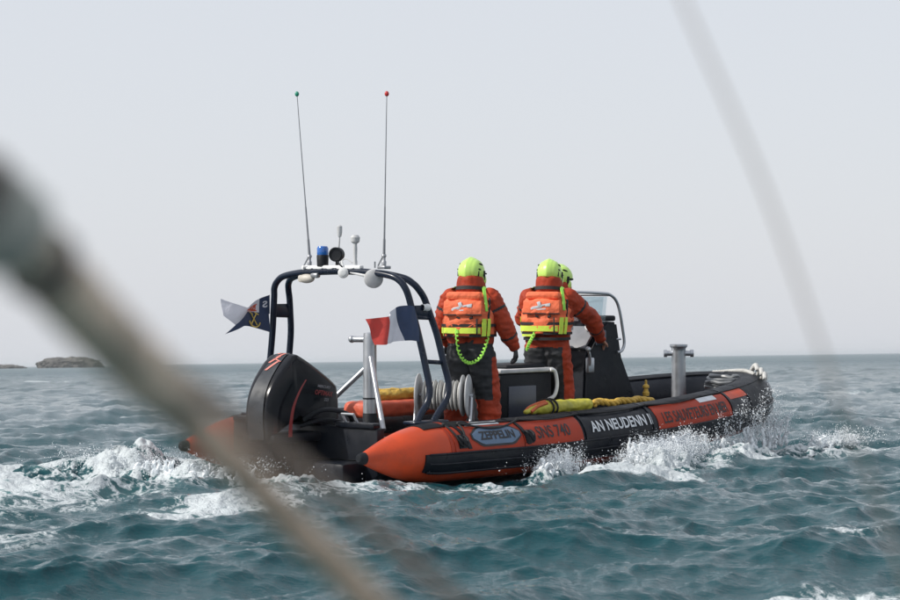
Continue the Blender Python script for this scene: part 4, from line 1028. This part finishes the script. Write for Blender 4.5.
def splash_sheet(name, x0, x1, y0, y1, bumps, res, label, seed):
    """churned heightfield in boat-aligned metres; bumps = (x, y, sx, sy, height)"""
    xs = np.arange(x0, x1, res); ys = np.arange(y0, y1, res); X, Y = np.meshgrid(xs, ys, indexing='ij'); sh = X.shape; X = X.ravel(); Y = Y.ravel()
    wx = BM3[0, 0] * X + BM3[0, 1] * Y + BMT[0]; wy = BM3[1, 0] * X + BM3[1, 1] * Y + BMT[1]
    z, dx, dy, *_ = sea_fields(wx, wy)
    A = np.zeros_like(X)
    for bx_, by_, sx_, sy_, h_ in bumps: A = np.maximum(A, h_ * np.exp(-((X - bx_) / sx_) ** 2 - ((Y - by_) / sy_) ** 2))
    n1 = fbm(wx, wy, 3.2, 3, seed); n2 = fbm(wx + 5, wy, 9., 4, seed + 9); n3 = fbm(wx, wy + 3, 28., 3, seed + 17)
    T = A * (.45 + 1.0 * n1 + .45 * (n2 - .5)) + (A > .02) * (n3 - .5) * .05 * sst(0, .12, A) + (n2 - .5) * .045
    d = T - .055
    zz = z + np.where(d > 0, d, d * 1.2 - .01)
    px_ = X + (fbm(wx, wy, 7, 2, seed + 30) - .5) * .10; py_ = Y + (fbm(wx, wy, 7, 2, seed + 31) - .5) * .10 + d * -.25
    wx = BM3[0, 0] * px_ + BM3[0, 1] * py_ + BMT[0]; wy = BM3[1, 0] * px_ + BM3[1, 1] * py_ + BMT[1]
    keep = d > -.012
    n, m = sh; idx = np.arange(n * m).reshape(n, m); q = np.stack([idx[:-1, :-1], idx[1:, :-1], idx[1:, 1:], idx[:-1, 1:]], -1).reshape(-1, 4)
    q = q[keep[q].any(1)]
    used = np.unique(q); mp = -np.ones(n * m, int); mp[used] = np.arange(len(used)); q = mp[q]
    me = bpy.data.meshes.new(name); co = np.stack([wx, wy, zz], 1)[used]
    me.from_pydata(co.tolist(), [], q.tolist()); me.materials.append(WM); fa_ = me.attributes.new('foam', 'FLOAT', 'POINT'); fa_.data.foreach_set('value', np.clip(.32 + d * 3.6 + 1.0 * (n2 - .5) + .7 * (n3 - .5), 0, 1.4)[used].astype(np.float32)); me.polygons.foreach_set('use_smooth', [True] * len(me.polygons)); me.update()
    o = bpy.data.objects.new(name, me); COL.objects.link(o); tag(o, label, 'white water', kind='stuff'); return o
SB = [(3.3, -2.0, .34, .28, .30), (3.8, -1.8, .4, .24, .27), (2.75, -1.85, .4, .22, .17), (2.2, -1.7, .32, .18, .2), (1.8, -1.8, .25, .18, .14), (4.6, -1.8, .5, .26, .18), (5.5, -1.7, .5, .26, .14), (6.4, -1.4, .6, .3, .12), (7.5, -1.3, .6, .3, .15), (3.0, -2.45, .5, .2, .13)]
splash_sheet('white_water', .2, 8.6, -3.2, -1.2, SB, .016, 'white water thrown up along the starboard side of the rescue boat', 300)
PB = [(-.5, 1.55, .36, .42, .27), (-.42, .75, .3, .45, .25), (-.45, -.1, .3, .45, .20), (-.55, -.85, .3, .32, .15), (.1, 2.0, .5, .25, .16), (-1.1, 1.8, .4, .35, .10)]
splash_sheet('white_water', -4.6, 1.4, -2.6, 3.6, PB, .017, 'churned white water behind the stern and the outboard', 330)

def spray(name, emit, label, seed, jets=()):
    rs = np.random.RandomState(seed); P = []; RR = []
    for (c, sg_, n_, rmin, rmax, clump) in emit:
        k = max(1, n_ // clump); cc = np.array(c) + rs.normal(size=(k, 3)) * np.array(sg_)
        pts = np.repeat(cc, clump, 0) + rs.normal(size=(k * clump, 3)) * .035
        P.append(pts); RR.append(rmin * (rmax / rmin) ** (rs.rand(len(pts)) ** 2.2))
    for (a_, b_, n_, hmax, out) in jets:
        for k in range(n_):
            t0 = rs.rand(); o_ = np.array(a_) * (1 - t0) + np.array(b_) * t0; o_ = o_ + rs.normal(size=3) * np.array([.06, .06, .01])
            vy = -out * (.3 + rs.rand()); vx = -.5 * rs.rand() * out + .25 * rs.normal() * out; vz = math.sqrt(2 * 9.8 * hmax * (.15 + .85 * rs.rand() ** 2))
            tm = 2 * vz / 9.8; q = int(30 + 90 * rs.rand()); tt = tm * rs.rand(q) ** .8 * (.5 + .5 * rs.rand())
            pp_ = o_ + np.stack([vx * tt, vy * tt, vz * tt - 4.9 * tt ** 2], 1) + rs.normal(size=(q, 3)) * (.006 + .05 * tt / tm)[:, None]
            P.append(pp_); RR.append(np.clip(.0068 * (1 - .6 * tt / tm) * (.2 + .9 * rs.rand(q) ** 3), .0011, .0065))
    P = np.vstack(P); RR = np.concatenate(RR)
    ok = P[:, 2] > .0
    inside = (np.abs(P[:, 1]) < 1.48) & (P[:, 2] < .55) & (P[:, 0] < 5.0) & (P[:, 0] > 0)
    P = P[ok & ~inside]; RR = RR[ok & ~inside]
    t = (1 + 5 ** .5) / 2; iv = np.array([(-1, t, 0), (1, t, 0), (-1, -t, 0), (1, -t, 0), (0, -1, t), (0, 1, t), (0, -1, -t), (0, 1, -t), (t, 0, -1), (t, 0, 1), (-t, 0, -1), (-t, 0, 1)]) / math.hypot(1, t)
    fa = np.array([(0, 11, 5), (0, 5, 1), (0, 1, 7), (0, 7, 10), (0, 10, 11), (1, 5, 9), (5, 11, 4), (11, 10, 2), (10, 7, 6), (7, 1, 8), (3, 9, 4), (3, 4, 2), (3, 2, 6), (3, 6, 8), (3, 8, 9), (4, 9, 5), (2, 4, 11), (6, 2, 10), (8, 6, 7), (9, 8, 1)])
    st_ = 1 + rs.rand(len(P), 1, 3) * np.array([.5, .5, 1.0])
    V = (P[:, None] + iv[None] * RR[:, None, None] * st_).reshape(-1, 3); Fa = (fa[None] + (np.arange(len(P)) * 12)[:, None, None]).reshape(-1, 3)
    V = V @ BM3.T + BMT
    me = bpy.data.meshes.new(name); me.vertices.add(len(V)); me.vertices.foreach_set('co', V.ravel()); me.loops.add(len(Fa) * 3); me.loops.foreach_set('vertex_index', Fa.ravel().astype(np.int32)); me.polygons.add(len(Fa)); me.polygons.foreach_set('loop_start', (np.arange(len(Fa)) * 3).astype(np.int32)); me.update(calc_edges=True)
    me.polygons.foreach_set('use_smooth', [True] * len(Fa)); me.materials.append(DM)
    o = bpy.data.objects.new(name, me); COL.objects.link(o); tag(o, label, 'spray', kind='stuff'); return o
DM = mat('spray_droplets', (.8, .84, .87), .2, vary=.05)
def torn(name, zones, label, seed):
    rs = np.random.RandomState(seed); caps = []
    for (a_, b_, n_, hmax, out, r0) in zones:
        for k in range(n_):
            t0 = rs.rand(); o_ = np.array(a_) * (1 - t0) + np.array(b_) * t0 + rs.normal(size=3) * np.array([.05, .07, .01])
            vz = math.sqrt(19.6 * hmax * (.12 + .88 * rs.rand() ** 1.6)); vy = -out * (.2 + .9 * rs.rand()); vx = -out * .5 * rs.rand() + .2 * out * rs.normal()
            tm = vz / 9.8 * (1.0 + .8 * rs.rand()); m_ = 7; q = []
            for i_ in range(m_ + 1):
                t = tm * i_ / m_; q.append((Vector(o_ + np.array([vx * t, vy * t, vz * t - 4.9 * t * t]) + rs.normal(size=3) * .010), max(.0035, r0 * (1 - .85 * (i_ / m_) ** .7) * (.55 + .8 * rs.rand()))))
            cut = 1 if rs.rand() < .3 else 9
            for i_ in range(m_):
                if i_ == cut + 3: continue
                if q[i_ + 1][0].z > .02: caps.append((q[i_][0], q[i_][1], q[i_ + 1][0], q[i_ + 1][1], 7))
    o = organic(name, caps, .008, DM, None, 1, .004, 40, None, seed); o.matrix_world = BOAT.copy(); tag(o, label, 'white water', kind='stuff'); return o
torn('torn_water', [((4.2, -1.6, .06), (3.1, -1.85, .08), 90, .30, .45, .035), ((2.45, -1.55, .06), (1.9, -1.7, .06), 30, .22, .3, .028), ((5.8, -1.4, .08), (4.3, -1.65, .08), 34, .26, .5, .026), ((7.0, -.9, .1), (5.9, -1.35, .1), 26, .34, .5, .02), ((7.8, -1.3, .04), (6.9, -1.4, .04), 30, .14, .35, .024)],
     'torn tongues of water thrown up along the starboard bow', 71)
torn('torn_water', [((-.4, 1.9, .1), (-.5, -.3, .08), 60, .16, .25, .028)], 'torn tongues of water thrown up behind the stern', 72)
spray('spray', [((3.35, -2.0, .24), (.24, .14, .05), 7000, .0012, .0052, 20), ((3.85, -1.8, .25), (.24, .12, .05), 7000, .0012, .0052, 20), ((2.2, -1.72, .18), (.12, .07, .04), 3500, .0012, .0052, 20), ((2.9, -1.9, .14), (.5, .2, .03), 1000, .0015, .006, 8), ((7.4, -1.35, .13), (.5, .22, .04), 1400, .0015, .006, 8), ((6.3, -1.4, .45), (.5, .2, .15), 180, .0013, .005, 1)],
      'fine spray flying off the starboard bow of the rescue boat', 5,
      [((4.3, -1.55, .12), (3.1, -1.75, .10), 130, .23, .4), ((2.5, -1.5, .1), (1.9, -1.6, .1), 40, .22, .3), ((5.6, -1.35, .15), (4.2, -1.6, .12), 55, .38, .6), ((6.9, -.8, .2), (5.6, -1.4, .15), 60, .52, .5), ((7.2, -.4, .25), (6.8, -1.0, .2), 30, .5, .6), ((7.9, -1.3, .05), (6.9, -1.4, .05), 50, .2, .3)])
spray('spray', [((-.5, 1.5, .22), (.35, .3, .04), 2400, .0013, .005, 10), ((-.5, .3, .2), (.25, .5, .04), 2400, .0013, .005, 10)], 'low spray above the wake behind the stern', 6)

# ------------------------------------------------------------------ far rocks
def rock(name, x, y, w, h, d, label, seed):
    bm = bmesh.new(); bmesh.ops.create_icosphere(bm, subdivisions=5, radius=1)
    for v in bm.verts:
        n_ = v.co.normalized(); k = 1 + .22 * noise.fractal(n_ * 2.2 + Vector((seed, 0, 0)), 1, 2, 5) + .05 * noise.noise(n_ * 14)
        z = max(0, n_.z); f = z ** .55
        v.co = Vector((n_.x * w * k, n_.y * d * k, (f * h * (1 + .3 * noise.fractal(n_ * 3 + Vector((seed, 2, 0)), 1, 2, 5)) if n_.z > 0 else n_.z * 3)))
    me = bpy.data.meshes.new(name); bm.to_mesh(me); bm.free(); me.materials.append(RK); o = bpy.data.objects.new(name, me); COL.objects.link(o); o.location = (x, y, -.3)
    tag(o, label, 'rocky islet', 'rocky islets on the horizon'); return o
RK = mat('dark_rock', (.07, .066, .06), .9, vary=.45, vscale=.12, bump=1, bscale=.6, dirt=((.2, .19, .17), .6))
def wx_(px, D): return (px - 450) / F_PX * D
rock('rock_islet', wx_(68, 1500), 1500, 20, 6.4, 18, 'low rounded rocky islet on the horizon half hidden by the blurred rope', 4.0)
rock('rock_islet', wx_(2, 1600), 1600, 14, 2.8, 12, 'small flat rock on the horizon at the very left edge', 9.0)

# ------------------------------------------------------------------ foreground rigging, far out of focus
RIG = .6
def cp(px, py, d):    # point seen at a pixel from the deck where the camera stands, d metres off
    cr_, sr_ = math.cos(roll), math.sin(roll); X, Y = px - 450, py - 300; u = X * cr_ - Y * sr_; v = X * sr_ + Y * cr_
    dirv = Vector((u / F_PX, math.cos(pitch) + v / F_PX * math.sin(pitch), math.sin(pitch) - v / F_PX * math.cos(pitch)))
    return Vector((0, 0, CAM_H)) + dirv * d * RIG
WH = [mat('dark_tape', (.11, .10, .09), .8), mat('pale_tape', (.40, .41, .37), .8)]
M['rope_grey'] = mat('grey_weathered_rope', (.68, .55, .43), .85, bump=.8, bscale=50, vary=.4, vscale=20, dirt=((.22, .2, .17), .7))
P0 = [cp(-420, -170, 1.15), cp(-180, 50, 1.22), cp(0, 222, 1.30), cp(80, 306, 1.36), cp(150, 378, 1.42), cp(188, 416, 1.45)]
Q = smoothpath(P0, 14); mb = MB(); NQ = len(Q)
sp = organic('spliced_line', [(Q[k], RIG * (.0175 - .006 * max(0, k - NQ + 16) / 16 + .0015 * math.sin(k * 1.7)), Q[k + 1], RIG * (.0175 - .006 * max(0, k + 1 - NQ + 16) / 16 + .0015 * math.sin((k + 1) * 1.7))) for k in range(14, NQ - 1)], .0028, M['rope_grey'], None, 2, .0018, 100)
tag(sp, 'thick grey spliced rope at the left edge, splitting into two thinner lines, out of focus', 'rope')
for k, (i, rad, wm) in enumerate(((25, .026, 0), (27, .027, 1), (29, .027, 1), (34, .022, 0))):
    p = Q[i]; t = (Q[i + 1] - Q[i - 1]).normalized(); u = t.orthogonal().normalized(); w = t.cross(u); mb = MB()
    mb.tube([p + (u * math.cos(a) + w * math.sin(a)) * (rad - .010) * RIG for a in np.linspace(0, 2 * math.pi, 20)[:-1]], .011 * RIG, 8, closed=True)
    mb.build('whipping', WH[wm], sp)
PA = [cp(130, 362, 1.42), cp(188, 420, 1.45), cp(240, 472, 1.48), cp(360, 592, 1.56), cp(520, 755, 1.66)]
ma = twist(PA, .0115 * RIG, 'mooring_line', M['ropeb'], 3, .045); tag(ma, 'tan rope running from the grey splice down to the bottom edge, out of focus', 'rope')
PB_ = [cp(140, 350, 1.42), cp(192, 386, 1.45), cp(240, 422, 1.48), cp(320, 484, 1.53), cp(448, 594, 1.6), cp(620, 745, 1.7)]
m2 = twist(PB_, .0058 * RIG, 'thin_line', mat('tan_cord', (.34, .27, .22), .85, bump=.5), 3, .03); tag(m2, 'thin translucent-looking blurred cord right of the tan rope', 'rope')
P2 = [cp(640, -110, 1.9), cp(683, 0, 1.9), cp(765, 190, 1.92), cp(832, 380, 1.95), cp(893, 545, 1.98), cp(950, 720, 2.0)]
m3 = MB(); m3.tube(smoothpath(P2, 10), .0016 * RIG, 8); m3 = m3.build('wire_stay', mat('grey_wire', (.38, .32, .27), .6), None); tag(m3, 'thin grey wire slanting down the right side, blurred to a veil', 'wire')

# ------------------------------------------------------------------ light
SUN = Vector((-.76, -.22, .62)).normalized()
el = math.asin(SUN.z); az = math.atan2(SUN.x, SUN.y)
sd = bpy.data.lights.new('sun', 'SUN'); sd.energy = 3.9; sd.angle = R(.8); sd.color = (1, .95, .88)
so = bpy.data.objects.new('sun', sd); COL.objects.link(so); so.rotation_euler = SUN.to_track_quat('Z', 'Y').to_euler()
w = bpy.data.worlds.new('World'); sc.world = w; w.use_nodes = True; nt = w.node_tree; bg = nt.nodes['Background']
sky = nt.nodes.new('ShaderNodeTexSky'); sky.sky_type = 'NISHITA'; sky.sun_disc = False; sky.sun_elevation = el; sky.sun_rotation = az; sky.dust_density = 2; sky.air_density = 1.2; sky.altitude = 0
mx = nt.nodes.new('ShaderNodeMix'); mx.data_type = 'RGBA'; mx.inputs['Factor'].default_value = .8; mx.inputs['B'].default_value = (8.1, 8.36, 8.98, 1)
nt.links.new(sky.outputs[0], mx.inputs['A']); nt.links.new(mx.outputs['Result'], bg.inputs['Color']); bg.inputs['Strength'].default_value = .1

# thin sea haze
HZ = MB(); HZ.box((0, 0, 4.5), (29000, 29000, 15)); hz = HZ.build('haze', bpy.data.materials.new('haze'), None, smooth=False); tag(hz, kind='stuff')
hm_ = hz.data.materials[0]; hm_.use_nodes = True; nt = hm_.node_tree; nt.nodes.remove(nt.nodes['Principled BSDF'])
pv = nt.nodes.new('ShaderNodeVolumePrincipled'); pv.inputs['Color'].default_value = (.9, .92, .95, 1); pv.inputs['Density'].default_value = .00011; pv.inputs['Anisotropy'].default_value = .2
nt.links.new(pv.outputs[0], nt.nodes['Material Output'].inputs['Volume'])

vs_ = sc.view_settings; vs_.view_transform = 'Standard'; vs_.look = 'None'; vs_.exposure = 0; vs_.gamma = 1; vs_.use_curve_mapping = False
sc.render.resolution_x = 1024; sc.render.resolution_y = 683
sc.cycles.use_denoising = True; sc.cycles.volume_bounces = 1; sc.cycles.max_bounces = 8; sc.cycles.transparent_max_bounces = 12
sc.cycles.volume_max_steps = 64
